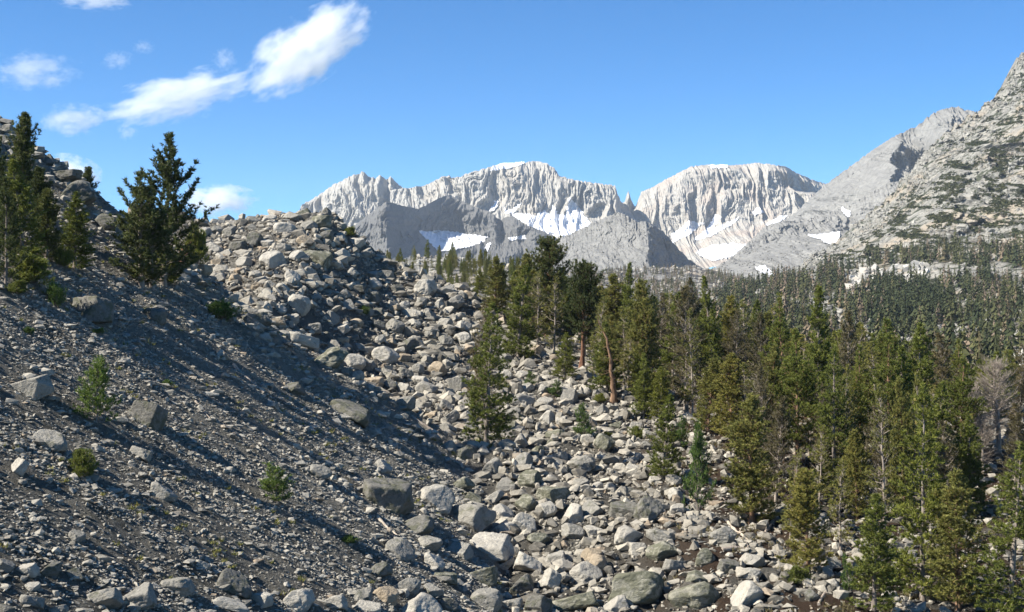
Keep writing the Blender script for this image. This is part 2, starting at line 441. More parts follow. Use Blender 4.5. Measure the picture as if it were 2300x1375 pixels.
loft('mountain_plateau', 1416, 1900, 700, [
    [(1416, 476, 5300), (1428, 462, 5250), (1440, 431, 5150), (1470, 418, 5120), (1500, 400, 5100), (1530, 385, 5080), (1550, 375, 5080), (1590, 370, 5100), (1640, 372, 5100), (1700, 366, 5080), (1735, 370, 5030),
     (1745, 373, 5020), (1762, 374, 5060), (1790, 390, 5190), (1830, 406, 5330), (1856, 414, 5420), (1900, 440, 5500)],
    [(1416, 490, 5150), (1440, 450, 5080), (1530, 405, 5020), (1640, 385, 5020), (1735, 400, 4990), (1745, 415, 4990), (1790, 428, 5130), (1850, 436, 5330), (1900, 445, 5400)],
    [(1416, 500, 5080), (1440, 470, 5030), (1530, 430, 4990), (1640, 410, 4990), (1735, 415, 4965), (1745, 425, 4960), (1790, 436, 4950), (1850, 440, 4930), (1900, 450, 4900)],
    [(1416, 540, 4950), (1500, 525, 4900), (1620, 500, 4880), (1760, 490, 4850), (1900, 490, 4800)],
    [(1416, 640, 4400), (1600, 600, 4350), (1900, 600, 4300)]], [30, 20, 120, 110], (2.0, 8), (27, 34, 200), mt_warm, seed=3)
loft('mountain_shoulder', 1690, 2330, 760, [
    [(1690, 560, 3300), (1780, 480, 3400), (1830, 436, 3500), (1856, 412, 3550), (1880, 395, 3550), (1950, 342, 3600), (2000, 310, 3600), (2060, 282, 3600), (2080, 264, 3600), (2110, 247, 3600), (2140, 242, 3600), (2170, 248, 3600), (2200, 262, 3600), (2330, 320, 3600)],
    [(1690, 580, 3150), (1880, 430, 3350), (1990, 360, 3380), (2020, 370, 3560), (2050, 370, 3600), (2090, 330, 3400), (2330, 400, 3400)],
    [(1690, 600, 3050), (1900, 480, 3100), (1980, 420, 3120), (2020, 430, 3350), (2060, 430, 3380), (2330, 500, 3100)],
    flat(640, 2800)], [90, 90, 80], (3.0, 8), (46, 40, 130), mt_grey, seed=4)
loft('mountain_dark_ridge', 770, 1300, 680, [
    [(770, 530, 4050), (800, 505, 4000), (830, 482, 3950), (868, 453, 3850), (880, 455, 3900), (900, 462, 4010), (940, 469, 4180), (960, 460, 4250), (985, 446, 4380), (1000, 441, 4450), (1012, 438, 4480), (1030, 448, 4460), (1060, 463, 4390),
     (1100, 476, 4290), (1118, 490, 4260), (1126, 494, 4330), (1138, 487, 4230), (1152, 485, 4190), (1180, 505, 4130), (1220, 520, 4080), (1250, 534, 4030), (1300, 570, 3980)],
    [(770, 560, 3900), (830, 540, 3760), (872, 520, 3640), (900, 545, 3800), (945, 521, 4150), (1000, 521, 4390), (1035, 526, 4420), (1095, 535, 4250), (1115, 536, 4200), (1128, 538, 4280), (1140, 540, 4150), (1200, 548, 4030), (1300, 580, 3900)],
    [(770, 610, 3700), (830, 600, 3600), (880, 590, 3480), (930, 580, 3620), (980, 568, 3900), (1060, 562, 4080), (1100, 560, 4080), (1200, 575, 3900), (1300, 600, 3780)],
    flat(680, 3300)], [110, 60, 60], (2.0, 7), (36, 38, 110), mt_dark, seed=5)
loft('mountain_hill', 1140, 1640, 620, [
    [(1140, 610, 3300), (1190, 580, 3280), (1230, 552, 3240), (1280, 526, 3180), (1330, 501, 3120), (1370, 484, 3070), (1390, 477, 3040), (1410, 487, 3000), (1432, 499, 2945), (1450, 497, 2905), (1464, 503, 2930), (1490, 522, 3060), (1520, 556, 3260), (1550, 586, 3430), (1575, 603, 3500), (1640, 625, 3600)],
    [(1140, 630, 3000), (1230, 590, 2960), (1330, 560, 2900), (1390, 545, 2850), (1412, 540, 2830), (1432, 545, 2770), (1454, 545, 2740), (1470, 556, 2810), (1500, 575, 3020), (1530, 590, 3220), (1575, 606, 3400), (1640, 628, 3500)],
    [(1140, 690, 2500), (1450, 690, 2250), (1640, 690, 2600)]], [110, 110], (3.0, 9), (20, 30, 75), mt_mid, seed=6, blocky=24)
loft('mountain_bench', 1540, 2080, 560, [
    [(1540, 625, 2500), (1600, 604, 2600), (1640, 580, 2700), (1690, 535, 2850), (1720, 506, 2900), (1760, 496, 2900), (1800, 498, 2950), (1850, 481, 2950), (1900, 464, 2950), (1960, 430, 2950), (2000, 410, 2950), (2080, 400, 2950)],
    [(1540, 640, 2450), (1690, 560, 2750), (1760, 530, 2830), (1850, 520, 2830), (1900, 520, 2850), (2080, 500, 2700)],
    [(1540, 650, 2400), (1700, 590, 2450), (1850, 560, 2500), (2080, 560, 2500)],
    flat(680, 1900)], [50, 70, 110], (2.0, 8), (15, 26, 50), mt_grey, seed=7, blocky=24)

def hill_mat(name, rock_lo, rock_hi, veg, th, sc):
    m, t, b = new_mat(name); co = coord(t)
    r1 = tex(t, co, 0.06, 7, 0.66); r2 = tex(t, co, 0.35, 5, 0.7)
    c = ramp(t, r1, [(0.33, rock_lo), (0.64, rock_hi)])
    c = mix(t, 1.0, c, ramp(t, r2, [(0.3, 0.7), (0.7, 1.2)]), 'MULTIPLY')
    sd = tex(t, co, 0.012, 5, 0.6, None, 3)
    c = mix(t, ramp(t, sd, [(0.5, 0), (0.62, 0.7)]), c, (0.34, 0.28, 0.205))
    v = tex(t, co, sc, 9, 0.7, (1, 1, 1.6), 6)
    c = mix(t, ramp(t, v, [(th, 0), (th + 0.05, 0.95)]), c, veg)
    wd = attr(t, 'wood').outputs['Fac']; wn = tex(t, co, 0.05, 6, 0.65, None, 8)
    c = mix(t, math_n(t, 'MULTIPLY', wd, ramp(t, wn, [(0.36, 0.95), (0.62, 0.45)])), c, (0.085, 0.075, 0.052))
    t.links.new(c, b.inputs['Base Color'])
    bump(t, b, math_n(t, 'ADD', r1, math_n(t, 'MULTIPLY', r2, 0.4)), 0.9, 4.0)
    return m
mt_slope = hill_mat('shrub_dotted_granite', (0.15, 0.145, 0.130), (0.33, 0.315, 0.275), (0.042, 0.048, 0.026), 0.52, 0.05)
mt_low = hill_mat('thin_forest_granite', (0.15, 0.145, 0.135), (0.31, 0.30, 0.275), (0.055, 0.050, 0.042), 0.47, 0.03)
mt_knoll = hill_mat('knoll_granite', (0.17, 0.165, 0.15), (0.36, 0.35, 0.32), (0.055, 0.052, 0.030), 0.50, 0.08)

loft('hill_low', 1120, 1900, 620, [
    [(1120, 640, 1700), (1200, 615, 1750), (1300, 608, 1850), (1400, 604, 1900), (1500, 600, 1950), (1560, 597, 1950), (1620, 608, 1950), (1680, 632, 1900), (1740, 645, 1800), (1900, 680, 1700)],
    [(1120, 660, 1500), (1400, 645, 1600), (1600, 650, 1600), (1900, 690, 1500)],
    flat(740, 900)], [60, 90], (5.0, 40), (9, 26, 30), mt_low, seed=8, blocky=30)
loft('hill_slope', 1520, 2480, 820, [
    [(1520, 680, 1150), (1600, 668, 1200), (1690, 642, 1350), (1740, 622, 1450), (1800, 592, 1550), (1850, 560, 1600), (1900, 517, 1680), (1950, 482, 1720), (1990, 442, 1760), (2040, 388, 1800), (2070, 348, 1830), (2100, 318, 1850),
     (2130, 293, 1870), (2160, 272, 1890), (2190, 250, 1900), (2220, 226, 1930), (2245, 196, 1950), (2263, 178, 1960), (2272, 152, 1970), (2288, 128, 1980), (2300, 113, 1990), (2330, 92, 2000), (2480, 0, 2050)],
    [(1520, 690, 1080), (1690, 650, 1250), (1850, 590, 1400), (2000, 500, 1480), (2100, 400, 1560), (2200, 340, 1620), (2300, 260, 1680), (2480, 200, 1700)],
    [(1520, 700, 1000), (1690, 665, 1100), (1850, 625, 1150), (2050, 575, 1180), (2300, 545, 1150), (2480, 530, 1100)],
    [(1520, 770, 600), (1800, 790, 560), (2000, 805, 500), (2300, 830, 430), (2480, 840, 400)],
    [(1520, 900, 280), (2480, 900, 260)]], [110, 150, 180, 30], (9.0, 12), (34, 26, 60), mt_slope, seed=9, blocky=18, wood=lambda px, py: np.clip(fdens(px, py) * 2.2, 0, 1))
loft('hill_knoll', 760, 1320, 420, [
    [(760, 640, 560), (820, 612, 560), (880, 588, 560), (950, 576, 560), (1000, 576, 560), (1050, 578, 560), (1100, 588, 560), (1150, 600, 560), (1250, 620, 560), (1320, 640, 560)],
    flat(650, 480), flat(800, 330)], [80, 40], (2.0, 9), (3.0, 9, 8), mt_knoll, back=120, seed=10, blocky=8)

# ------------------------------------------------------------------ snow lying on the mountains
msn, tsn, bsn = new_mat('old_snow'); cosn = coord(tsn)
nsn = tex(tsn, cosn, 0.03, 7, 0.65, (1, 1, 0.6))
tsn.links.new(ramp(tsn, nsn, [(0.32, (0.50, 0.50, 0.51)), (0.45, (0.74, 0.75, 0.77)), (0.62, (0.86, 0.87, 0.89))]), bsn.inputs['Base Color'])
bump(tsn, bsn, nsn, 0.3, 3.0)
bsn.inputs['Roughness'].default_value = 0.6
SNOW = [
 ('mountain_dark_ridge', 'broad snowfield in the cirque under the dark ridge, half in shadow', [(943, 522), (1000, 521), (1030, 525), (1060, 530), (1097, 535), (1086, 548), (1062, 556), (1040, 561), (1000, 568), (986, 566), (966, 548)]),
 ('mountain_dark_ridge', 'small forked snow patch on the low spur beyond the dark ridge', [(1140, 537), (1168, 532), (1178, 530), (1182, 541), (1160, 540), (1150, 545)]),
 ('mountain_dark_ridge', 'narrow snow tongue running down beside the wide cirque snowfield', [(1088, 567), (1092, 552), (1104, 546), (1100, 560), (1094, 569)]),
 ('mountain_massif', 'widest bright snow apron below the cliffs of the flat-topped massif', [(1140, 480), (1185, 483), (1200, 488), (1220, 474), (1236, 484), (1240, 460), (1252, 482), (1268, 486), (1276, 448), (1297, 462), (1328, 508), (1292, 528), (1255, 536), (1220, 528), (1180, 508)]),
 ('mountain_massif', 'short slanting snow streak at the foot of the massif cliffs', [(1098, 478), (1112, 453), (1120, 455), (1112, 476)]),
 ('mountain_massif', 'curved snow strip in the middle ledge of the massif cliffs', [(1128, 458), (1136, 474), (1150, 472), (1172, 458), (1166, 470), (1150, 484), (1134, 482)]),
 ('mountain_massif', 'thin snow cap on the summit slope of the flat-topped massif', [(1098, 388), (1108, 375), (1130, 368), (1182, 364), (1168, 377), (1125, 385)]),
 ('mountain_plateau', 'snow cap on the level top of the plateau mountain', [(1586, 372), (1636, 371), (1628, 381), (1592, 383)]),
 ('mountain_plateau', 'pointed snow patch under the first cliffs of the plateau mountain', [(1505, 527), (1528, 515), (1540, 500), (1558, 498), (1576, 505), (1545, 530), (1510, 548), (1498, 560), (1508, 540)]),
 ('mountain_plateau', 'long diagonal snow ramp rising across the plateau mountain talus', [(1556, 540), (1586, 513), (1608, 481), (1614, 490), (1604, 513), (1625, 505), (1658, 488), (1642, 506), (1600, 530), (1570, 541)]),
 ('mountain_plateau', 'lowest patchy snowfield in the basin of the plateau mountain', [(1558, 566), (1600, 552), (1640, 548), (1682, 552), (1668, 570), (1630, 581), (1600, 588), (1568, 576)]),
 ('mountain_plateau', 'little round snow patch high on the plateau mountain talus', [(1685, 477), (1698, 468), (1716, 478), (1690, 488)]),
 ('mountain_plateau', 'elongated snow patch near the dark bench of the plateau mountain', [(1712, 507), (1745, 488), (1766, 485), (1756, 495), (1728, 510)]),
 ('mountain_bench', 'bright snow patch in the notch between dark bench and shrubby slope', [(1808, 530), (1840, 528), (1880, 522), (1878, 545), (1858, 556), (1846, 548), (1824, 538)]),
 ('mountain_bench', 'slanting snow strip climbing above the notch by the dark bench', [(1884, 462), (1896, 470), (1910, 476), (1900, 492), (1892, 490)]),
 ('mountain_bench', 'thin broken snow ribbons at the foot of the dark bench', [(1688, 602), (1712, 598), (1735, 620), (1722, 628), (1700, 616)]),
]
first = True
for lay, lab, poly in SNOW:
    L = LAYERS[lay]; px, py = L['px'], L['py']
    xs = [p[0] for p in poly]; ys = [p[1] for p in poly]
    jx = px + 3.0 * fbm2(px * 0.11, py * 0.16, 3, 77); jy = py + 2.0 * fbm2(px * 0.12, py * 0.16, 3, 78)
    ins = inside(jx, jy, poly)
    q = ins[:-1, :-1] & ins[1:, :-1] & ins[1:, 1:] & ins[:-1, 1:]
    if not q.any(): continue
    off = 9.0 if 'massif' in lay or 'plateau' in lay else 6.0
    spike = L['Ylow'] - L['Y'] > 2.6 * L['A']
    ins &= ~spike
    q = ins[:-1, :-1] & ins[1:, :-1] & ins[1:, 1:] & ins[:-1, 1:]
    Y = np.minimum(L['Ylow'] - 0.55 * L['A'], L['Y'] - 2.5)
    Vv = np.stack([L['X'], Y, L['Z'] + 1.5], -1).reshape(-1, 3)
    n, c = px.shape; idx = np.arange(n * c).reshape(n, c)
    Fc = np.stack([idx[:-1, :-1], idx[1:, :-1], idx[1:, 1:], idx[:-1, 1:]], -1)[q]
    u, inv = np.unique(Fc, return_inverse=True)
    Vt = Vv[u]; Fq = inv.reshape(-1, 4)
    o = link('snowfield', mesh('snowfield', Vt, Fq, msn, True))
    tag(o, lab, 'snowfield', 'snow patches on the mountains')

# ------------------------------------------------------------------ conifers
def tube(P, rad, sides=6):
    P = np.asarray(P, float); n = len(P)
    tg = np.gradient(P, axis=0); tg /= np.linalg.norm(tg, axis=1, keepdims=True) + 1e-9
    ref = np.array([0.31, 0.95, 0.05]); 
    a = np.cross(tg, ref); a /= np.linalg.norm(a, axis=1, keepdims=True) + 1e-9
    b = np.cross(tg, a)
    th = np.arange(sides) * 2 * math.pi / sides
    V = (P[:, None] + np.asarray(rad)[:, None, None] * (np.cos(th)[None, :, None] * a[:, None] + np.sin(th)[None, :, None] * b[:, None])).reshape(-1, 3)
    i = np.arange(n - 1)[:, None] * sides; j = np.arange(sides)[None]; j2 = (j + 1) % sides
    Q = np.stack([i + j, i + j2, i + sides + j2, i + sides + j], -1).reshape(-1, 4)
    return V, Q

class Acc:
    def __init__(s): s.V = []; s.F = []; s.n = 0
    def add(s, V, Fc): s.V.append(V); s.F.append(Fc + s.n); s.n += len(V)
    def get(s): return np.concatenate(s.V), np.concatenate(s.F)

def blades(rng, O, D, slen, blen, bw, k):
    """needle clusters: k thin triangles round each shoot"""
    n = len(O); D = D / (np.linalg.norm(D, axis=1, keepdims=True) + 1e-9)
    O = np.repeat(O, k, 0); Dk = np.repeat(D, k, 0); m = len(O)
    t = rng.uniform(0, 1, m)[:, None]
    rv = rng.normal(size=(m, 3)); rv -= (rv * Dk).sum(1, keepdims=True) * Dk
    rv /= np.linalg.norm(rv, axis=1, keepdims=True) + 1e-9
    d = Dk * rng.uniform(0.5, 1.1, (m, 1)) + rv * rng.uniform(0.45, 1.0, (m, 1)); d /= np.linalg.norm(d, axis=1, keepdims=True)
    p = O + Dk * t * slen
    l = blen * rng.uniform(0.7, 1.3, (m, 1)); sd = np.cross(d, rng.normal(size=(m, 3))); sd /= np.linalg.norm(sd, axis=1, keepdims=True) + 1e-9
    a = p - sd * bw * 0.5; b = p + sd * bw * 0.5; c = p + d * l
    V = np.stack([a, b, c], 1).reshape(-1, 3)
    tone = np.repeat(rng.beta(2, 3, n), k) + rng.normal(0, 0.06, m)
    return V, np.arange(3 * m).reshape(-1, 3), np.clip(tone, 0, 1)

def conifer(seed, H=12.0, cb=0.1, Rm=2.0, prof='cone', nb=130, e0=-10, e1=45, dens=9.0, leafy=1.0, r0=0.22, bend=0.2, blen=0.24, bw=0.06, k=6,
            outer=0.3, gap=0.25, tops=1, sub=2.6, upturn=0.35, wig=0.12, burst=1.0, irr=0.0):
    rng = np.random.default_rng(seed)
    wood = Acc(); O = []; Dd = []
    prof_f = {'cone': lambda s: (1 - s) ** 0.75 * (0.75 + 0.25 * min(1, s * 8)) + 0.04,
              'column': lambda s: min(1, (1 - s) * 2.6) ** 0.8 * 0.9 + 0.06,
              'round': lambda s: math.sqrt(max(0, 1 - (2 * s - 0.95) ** 2)) * 0.95 + 0.10,
              'spread': lambda s: (0.35 + 0.65 * math.sin(math.pi * min(1, s * 1.15 + 0.12))) * (1 - 0.75 * s ** 3),
              'bush': lambda s: (1 - s) ** 0.55 + 0.1}[prof]
    for tp in range(tops):
        n = 12; s = np.linspace(0, 1, n)
        Ht = H if tp == 0 else H * rng.uniform(0.6, 0.82)
        w = np.cumsum(rng.normal(0, wig, (n, 2)), 0) * (s ** 0.7)[:, None] * 0.5
        lean = rng.normal(0, bend, 2) * s[:, None] ** 1.4
        split = np.zeros((n, 2)) if tp == 0 else np.outer(np.sqrt(s), rng.normal(0, 0.45 * Rm, 2))
        P = np.column_stack([w + lean + split, s * Ht]); P[0, :2] = 0; P[0, 2] = -0.5
        rr = r0 * rng.uniform(0.85, 1.15, n) * (0.9 if tp == 0 else 0.55) * ((1 - s) ** 0.85 + 0.03); rr[0] *= 1.5; rr[1] *= 1.12
        V, Q = tube(P, rr, 8); wood.add(V, Q)
        # vigour varies in clumps round the stem and up it
        for i in range(int(nb * (1 if tp == 0 else 0.55))):
            sv = rng.uniform(0, 1) ** 0.92
            h = cb + (1 - cb) * sv
            az = i * 2.39996 + rng.normal(0, 0.35)
            vig = 0.5 + 0.5 * float(noise2(np.array([az * 0.8 + seed]), np.array([h * H * 0.55]), seed)[0]) * 1.6
            if vig < gap * rng.uniform(0.4, 1.2): continue
            L = Rm * prof_f(sv) * rng.uniform(0.55, 1.1) * (0.7 + 0.45 * vig)
            L *= 1 + irr * rng.choice([-0.55, -0.35, 0.0, 0.1, 0.25])
            if L < 0.12: L = 0.12
            c0 = np.array([np.interp(h, s, P[:, 0]), np.interp(h, s, P[:, 1]), h * Ht])
            e = R(e0 + (e1 - e0) * sv + rng.normal(0, 9))
            dr = np.array([math.cos(az) * math.cos(e), math.sin(az) * math.cos(e), math.sin(e)])
            f = np.linspace(0, 1, 6)[:, None]
            B = c0 + dr * L * f + np.array([0, 0, 1]) * upturn * L * f ** 2.2 + np.cumsum(rng.normal(0, 0.035 * L, (6, 3)), 0)
            B[0] = c0
            V, Q = tube(B, np.linspace(0.012 + 0.014 * L, 0.006, 6), 3); wood.add(V, Q)
            leaf = rng.uniform() < leafy
            lines = [(B, outer)]
            for q in range(int(L * sub)):
                ff = rng.uniform(0.22, 0.95); bi = ff * 5; b0 = int(bi); st = B[b0] * (1 - (bi - b0)) + B[min(5, b0 + 1)] * (bi - b0)
                sgn = 1 if q % 2 else -1; a2 = az + sgn * R(rng.uniform(30, 75)); l2 = (L * (1 - ff) * 0.55 + 0.16) * rng.uniform(0.7, 1.2)
                e2 = e + R(rng.uniform(-5, 40))
                d2 = np.array([math.cos(a2) * math.cos(e2), math.sin(a2) * math.cos(e2), math.sin(e2)])
                g = np.linspace(0, 1, 4)[:, None]; Tw = st + d2 * l2 * g + np.array([0, 0, 0.3 * l2]) * g ** 2
                if L > 0.5: V, Q = tube(Tw, np.linspace(0.010, 0.005, 4), 3); wood.add(V, Q)
                lines.append((Tw, 0.1))
            if leaf:
                for Ln, o0 in lines:
                    seg = np.linalg.norm(np.diff(Ln, axis=0), axis=1).sum()
                    m = max(2, int(seg * (1 - o0) * dens))
                    ff = rng.uniform(o0, 1.02, m); ff[0] = 1.0
                    x = ff * (len(Ln) - 1); i0 = np.clip(x.astype(int), 0, len(Ln) - 2); fr = (x - i0)[:, None]
                    pt = Ln[i0] * (1 - fr) + Ln[i0 + 1] * fr; tg = Ln[i0 + 1] - Ln[i0]; tg /= np.linalg.norm(tg, axis=1, keepdims=True) + 1e-9
                    O.append(pt + rng.normal(0, 0.03, pt.shape)); Dd.append(tg + np.array([0, 0, 0.55]) + rng.normal(0, 0.45, pt.shape))
        if cb > 0.15:
            for q in range(9):
                hq = rng.uniform(0.06, cb + 0.1); az = rng.uniform(0, 6.28); c0 = np.array([np.interp(hq, s, P[:, 0]), np.interp(hq, s, P[:, 1]), hq * Ht])
                l = rng.uniform(0.2, 0.9); f = np.linspace(0, 1, 4)[:, None]
                B = c0 + np.array([math.cos(az), math.sin(az), rng.uniform(-.3, .5)]) * l * f + np.cumsum(rng.normal(0, .05, (4, 3)), 0); B[0] = c0
                V, Q = tube(B, np.linspace(0.035, 0.01, 4), 4); wood.add(V, Q)
        m = int(10 * leafy)
        if m: O.append(P[-1] + np.column_stack([rng.normal(0, .05, (m, 2)), -rng.uniform(0, .7, m)])); Dd.append(np.column_stack([rng.normal(0, .4, (m, 2)), np.ones(m)]))
    Vw, Fw = wood.get()
    if O:
        Vl, Fl, tone = blades(rng, np.concatenate(O), np.concatenate(Dd), 0.16 * burst, blen, bw, k)
    else:
        Vl = None; Fl = tone = None
    return (Vw, Fw), (Vl, Fl, tone), H, Rm

PROTO = {}
def proto(kind, leaf, bark, variants, **kw):
    lst = []
    for s in variants:
        (Vw, Fw), (Vl, Fl, tone), H, Rm = conifer(s, **kw)
        tm = mesh('trunk', Vw, Fw, M[bark], True)
        cm = mesh('crown', Vl, Fl, M[leaf], False, {'tone': tone}) if Vl is not None else None
        rad = np.percentile(np.hypot(Vl[:, 0], Vl[:, 1]), 95) if Vl is not None else Rm
        top = float(max(Vw[:, 2].max(), Vl[:, 2].max() if Vl is not None else 0))
        lst.append((tm, cm, top, float(rad)))
    PROTO[kind] = lst

proto('cone', 'needle_green', 'bark_grey', (1, 2, 3), H=10, cb=0.02, Rm=1.9, nb=260, e0=-12, e1=50, dens=8.5, r0=0.15, k=10, gap=0.3, blen=0.21, bw=0.055)
proto('olive', 'needle_olive', 'bark_orange', (11, 12, 13), H=11, cb=0.03, Rm=1.7, prof='column', nb=280, e0=5, e1=60, dens=7.5, r0=0.15, gap=0.34, k=10, blen=0.21, bw=0.055)
proto('tall', 'needle_green', 'bark_orange', (21, 22, 23), H=14, cb=0.2, Rm=2.5, prof='spread', nb=200, e0=-8, e1=40, dens=7.5, r0=0.20, gap=0.38, k=10, blen=0.21, bw=0.058)
proto('layer', 'needle_green', 'bark_grey', (31, 32, 33), H=13, cb=0.04, Rm=2.6, nb=240, e0=-14, e1=35, dens=7.5, r0=0.20, gap=0.42, k=10, upturn=0.15, blen=0.21, bw=0.058)
proto('brown', 'needle_brown', 'dead_wood', (41, 42, 43), H=11, cb=0.08, Rm=1.5, prof='column', nb=230, e0=15, e1=65, dens=6.5, leafy=0.75, r0=0.12, gap=0.34, k=8, blen=0.20, bw=0.05)
proto('thin', 'needle_olive', 'dead_wood', (51, 52), H=10, cb=0.1, Rm=1.1, prof='column', nb=150, e0=5, e1=55, dens=7.0, leafy=0.65, r0=0.10, gap=0.3, k=8, blen=0.20, bw=0.05)
for s in (61, 62):
    (Vw, Fw), _, H, Rm = conifer(s, H=11, cb=0.18, Rm=2.4, prof='round', nb=190, e0=-10, e1=55, leafy=0.0, r0=0.22, gap=0.3, sub=9.0, upturn=0.3, wig=0.2)
    PROTO.setdefault('snag', []).append((mesh('trunk', Vw, Fw, M['dead_wood'], True), None, 11.0, 2.2))
(Vw, Fw), _, H, Rm = conifer(66, H=9, cb=0.5, Rm=1.2, prof='round', nb=9, e0=10, e1=60, leafy=0.0, r0=0.22, gap=0.0, sub=2.0, wig=0.3)
PROTO['bare'] = [(mesh('trunk', Vw, Fw, M['bark_orange'], True), None, 9.0, 1.2)]
proto('foxtail', 'needle_dark', 'bark_red', (71, 72), H=12, cb=0.32, Rm=2.5, prof='round', nb=230, e0=0, e1=60, dens=7.5, r0=0.30, gap=0.34, k=10, wig=0.3, blen=0.21, bw=0.055)
proto('oldorange', 'needle_olive', 'bark_orange', (76,), H=11, cb=0.25, Rm=1.7, prof='spread', nb=48, e0=-15, e1=30, dens=9.0, r0=0.34, gap=0.1, k=10, wig=0.45, leafy=0.6, blen=0.21, bw=0.055)
proto('white', 'needle_dark', 'bark_grey', (81, 82, 83), H=11, cb=0.02, Rm=2.9, prof='cone', nb=170, e0=2, e1=50, dens=11, outer=0.35, r0=0.20, gap=0.46, irr=1.0, k=7, upturn=0.55, bw=0.075)
proto('spire', 'needle_dark', 'bark_grey', (86, 87), H=9, cb=0.02, Rm=1.6, prof='column', nb=210, e0=30, e1=70, dens=10, r0=0.18, gap=0.3, k=7, upturn=0.6)
proto('sapling', 'needle_fresh', 'bark_grey', (91, 92, 93), H=2.6, cb=0.02, Rm=0.9, nb=85, e0=5, e1=55, dens=13, r0=0.045, gap=0.3, blen=0.15, bw=0.035, k=7, sub=4)
proto('bushy', 'needle_green', 'bark_grey', (96, 97), H=1.6, cb=0.02, Rm=1.0, prof='bush', nb=95, e0=10, e1=70, dens=15, r0=0.05, gap=0.2, blen=0.14, bw=0.035, k=7, sub=4, tops=2)
proto('shrub', 'needle_fresh', 'bark_grey', (101, 102), H=0.9, cb=0.05, Rm=0.9, prof='bush', nb=60, e0=15, e1=75, dens=16, r0=0.03, gap=0.2, blen=0.11, bw=0.035, k=6, sub=4, tops=3)

TREES = []           # (label, px, top py, distance)
trng = random.Random(5)
def plant(kind, px, base, top, wpx, label, cat='tree', name='pine_tree', group='pines of the forest by the talus', d=None, var=None, lean=None):
    if d is None: d = hit(px, base)
    x = (px - 1150) / F * d; z = gz(x, d) - 0.05
    zt = (687.5 - top) / F * d
    h = max(0.4, zt - z)
    lst = PROTO[kind]; tm, cm, H, rad = lst[(var if var is not None else trng.randrange(len(lst))) % len(lst)]
    sz = h / H; sx = (wpx * 0.5 * d / F) / rad if wpx else sz
    sx = min(max(sx, sz * 0.55), sz * 1.7)
    root = bpy.data.objects.new(name, None); C.objects.link(root); root.empty_display_size = 0.5
    root.location = (x, d, z)
    tilt = lean if lean is not None else (trng.gauss(0, 0.02), trng.gauss(0, 0.02))
    root.rotation_euler = (tilt[0], tilt[1], trng.uniform(0, 6.28)); root.scale = (sx, sx, sz)
    tag(root, label, cat, group)
    link('trunk', tm, root)
    if cm: link('crown', cm, root)
    TREES.append((label, px, top, d, wpx))
    return root

SL = 'trees on the shaded moraine slope'
FO = 'pines of the forest by the talus'
T = plant
# --- the shaded slope
T('spire', 48, 470, 247, 62, 'tall dark spire-topped pine against the sky, tallest by the rocky skyline', group=SL, var=0)
T('spire', 92, 520, 372, 50, 'slim dark pine half hidden beside the boulders of the rocky skyline', group=SL, var=1)
T('cone', 52, 600, 352, 100, 'yellow-green bushy pine growing in front of the tall dark spire', group=SL, var=0)
T('white', 2, 560, 300, 80, 'dark pine cut off by the frame edge at the top of the slope', group=SL, var=0)
T('spire', 198, 470, 372, 62, 'small pine standing alone just behind the skyline slab', group=SL, d=113, var=1)
T('white', 14, 640, 392, 96, 'dark ragged pine at the frame edge below the skyline spire', group=SL, var=0)
T('spire', 104, 590, 420, 58, 'narrow dark pine between the tall dark spire and the skyline slab', group=SL, var=1)
T('bushy', 70, 640, 560, 90, 'wide dark pine thicket at the foot of the tall dark spire', 'bush', 'pine_bush', SL, var=1)
T('white', 342, 650, 440, 150, 'low broad pine crowding the base of the big open-crowned pine', group=SL, var=2)
T('cone', 168, 605, 428, 108, 'bright green bushy pine below the skyline slab on the shaded slope', group=SL, var=1)
T('white', 366, 640, 292, 158, 'big open-crowned pine with upswept arms, tallest on the moraine crest', group=SL, var=1, lean=(0, 0.03))
T('white', 318, 645, 374, 140, 'shorter dense pine joined to the big open-crowned pine', group=SL, var=2)
T('cone', 372, 640, 500, 120, 'dark thicket pine skirting the foot of the big open-crowned pine', group=SL, var=0)
T('sapling', 218, 952, 792, 92, 'leafy green young pine standing alone in the middle of the gravel slope', 'sapling', 'pine_sapling', SL, var=0)
T('bushy', 192, 1078, 1003, 76, 'round dark green pine bush low on the gravel slope', 'bush', 'pine_bush', SL, var=0)
T('sapling', 625, 1128, 1032, 78, 'ragged green sapling on the lower gravel slope above the boulders', 'sapling', 'pine_sapling', SL, var=1)
T('shrub', 503, 722, 668, 78, 'yellow-green shrub on the crest of the shaded slope', 'shrub', 'shrub', SL, var=0)
T('shrub', 128, 690, 622, 44, 'sparse yellowish seedling beside the dark clump on the upper slope', 'shrub', 'shrub', SL, var=1)
T('bushy', 36, 662, 622, 72, 'low dark clump of pine at the edge of the upper slope', 'bush', 'pine_bush', SL, var=1)
T('bushy', 135, 600, 545, 52, 'small dark bush tucked under the bright green bushy pine', 'bush', 'pine_bush', SL, var=0)
T('shrub', 62, 750, 732, 26, 'tiny tuft-like shrub among grey stones high on the slope', 'shrub', 'shrub', SL)
T('shrub', 218, 752, 734, 38, 'tiny dark shrub under the large shaded slab', 'shrub', 'shrub', SL)
T('shrub', 378, 870, 850, 26, 'little shrub beside scattered stones on the mid slope', 'shrub', 'shrub', SL)
T('shrub', 788, 1222, 1198, 44, 'small bright green plant on gravel near the bleached log', 'shrub', 'shrub', SL)
T('shrub', 820, 700, 680, 24, 'tiny green shrub among the lit boulders of the talus mound', 'shrub', 'shrub', 'plants on the talus', d=150)
T('bushy', 872, 905, 868, 38, 'dark little pine between boulders where slope meets talus', 'bush', 'pine_bush', 'plants on the talus', d=112)
T('bushy', 272, 545, 480, 60, 'dark shrub on the skyline between the lone pine and the big pair', 'bush', 'pine_bush', SL, d=108)
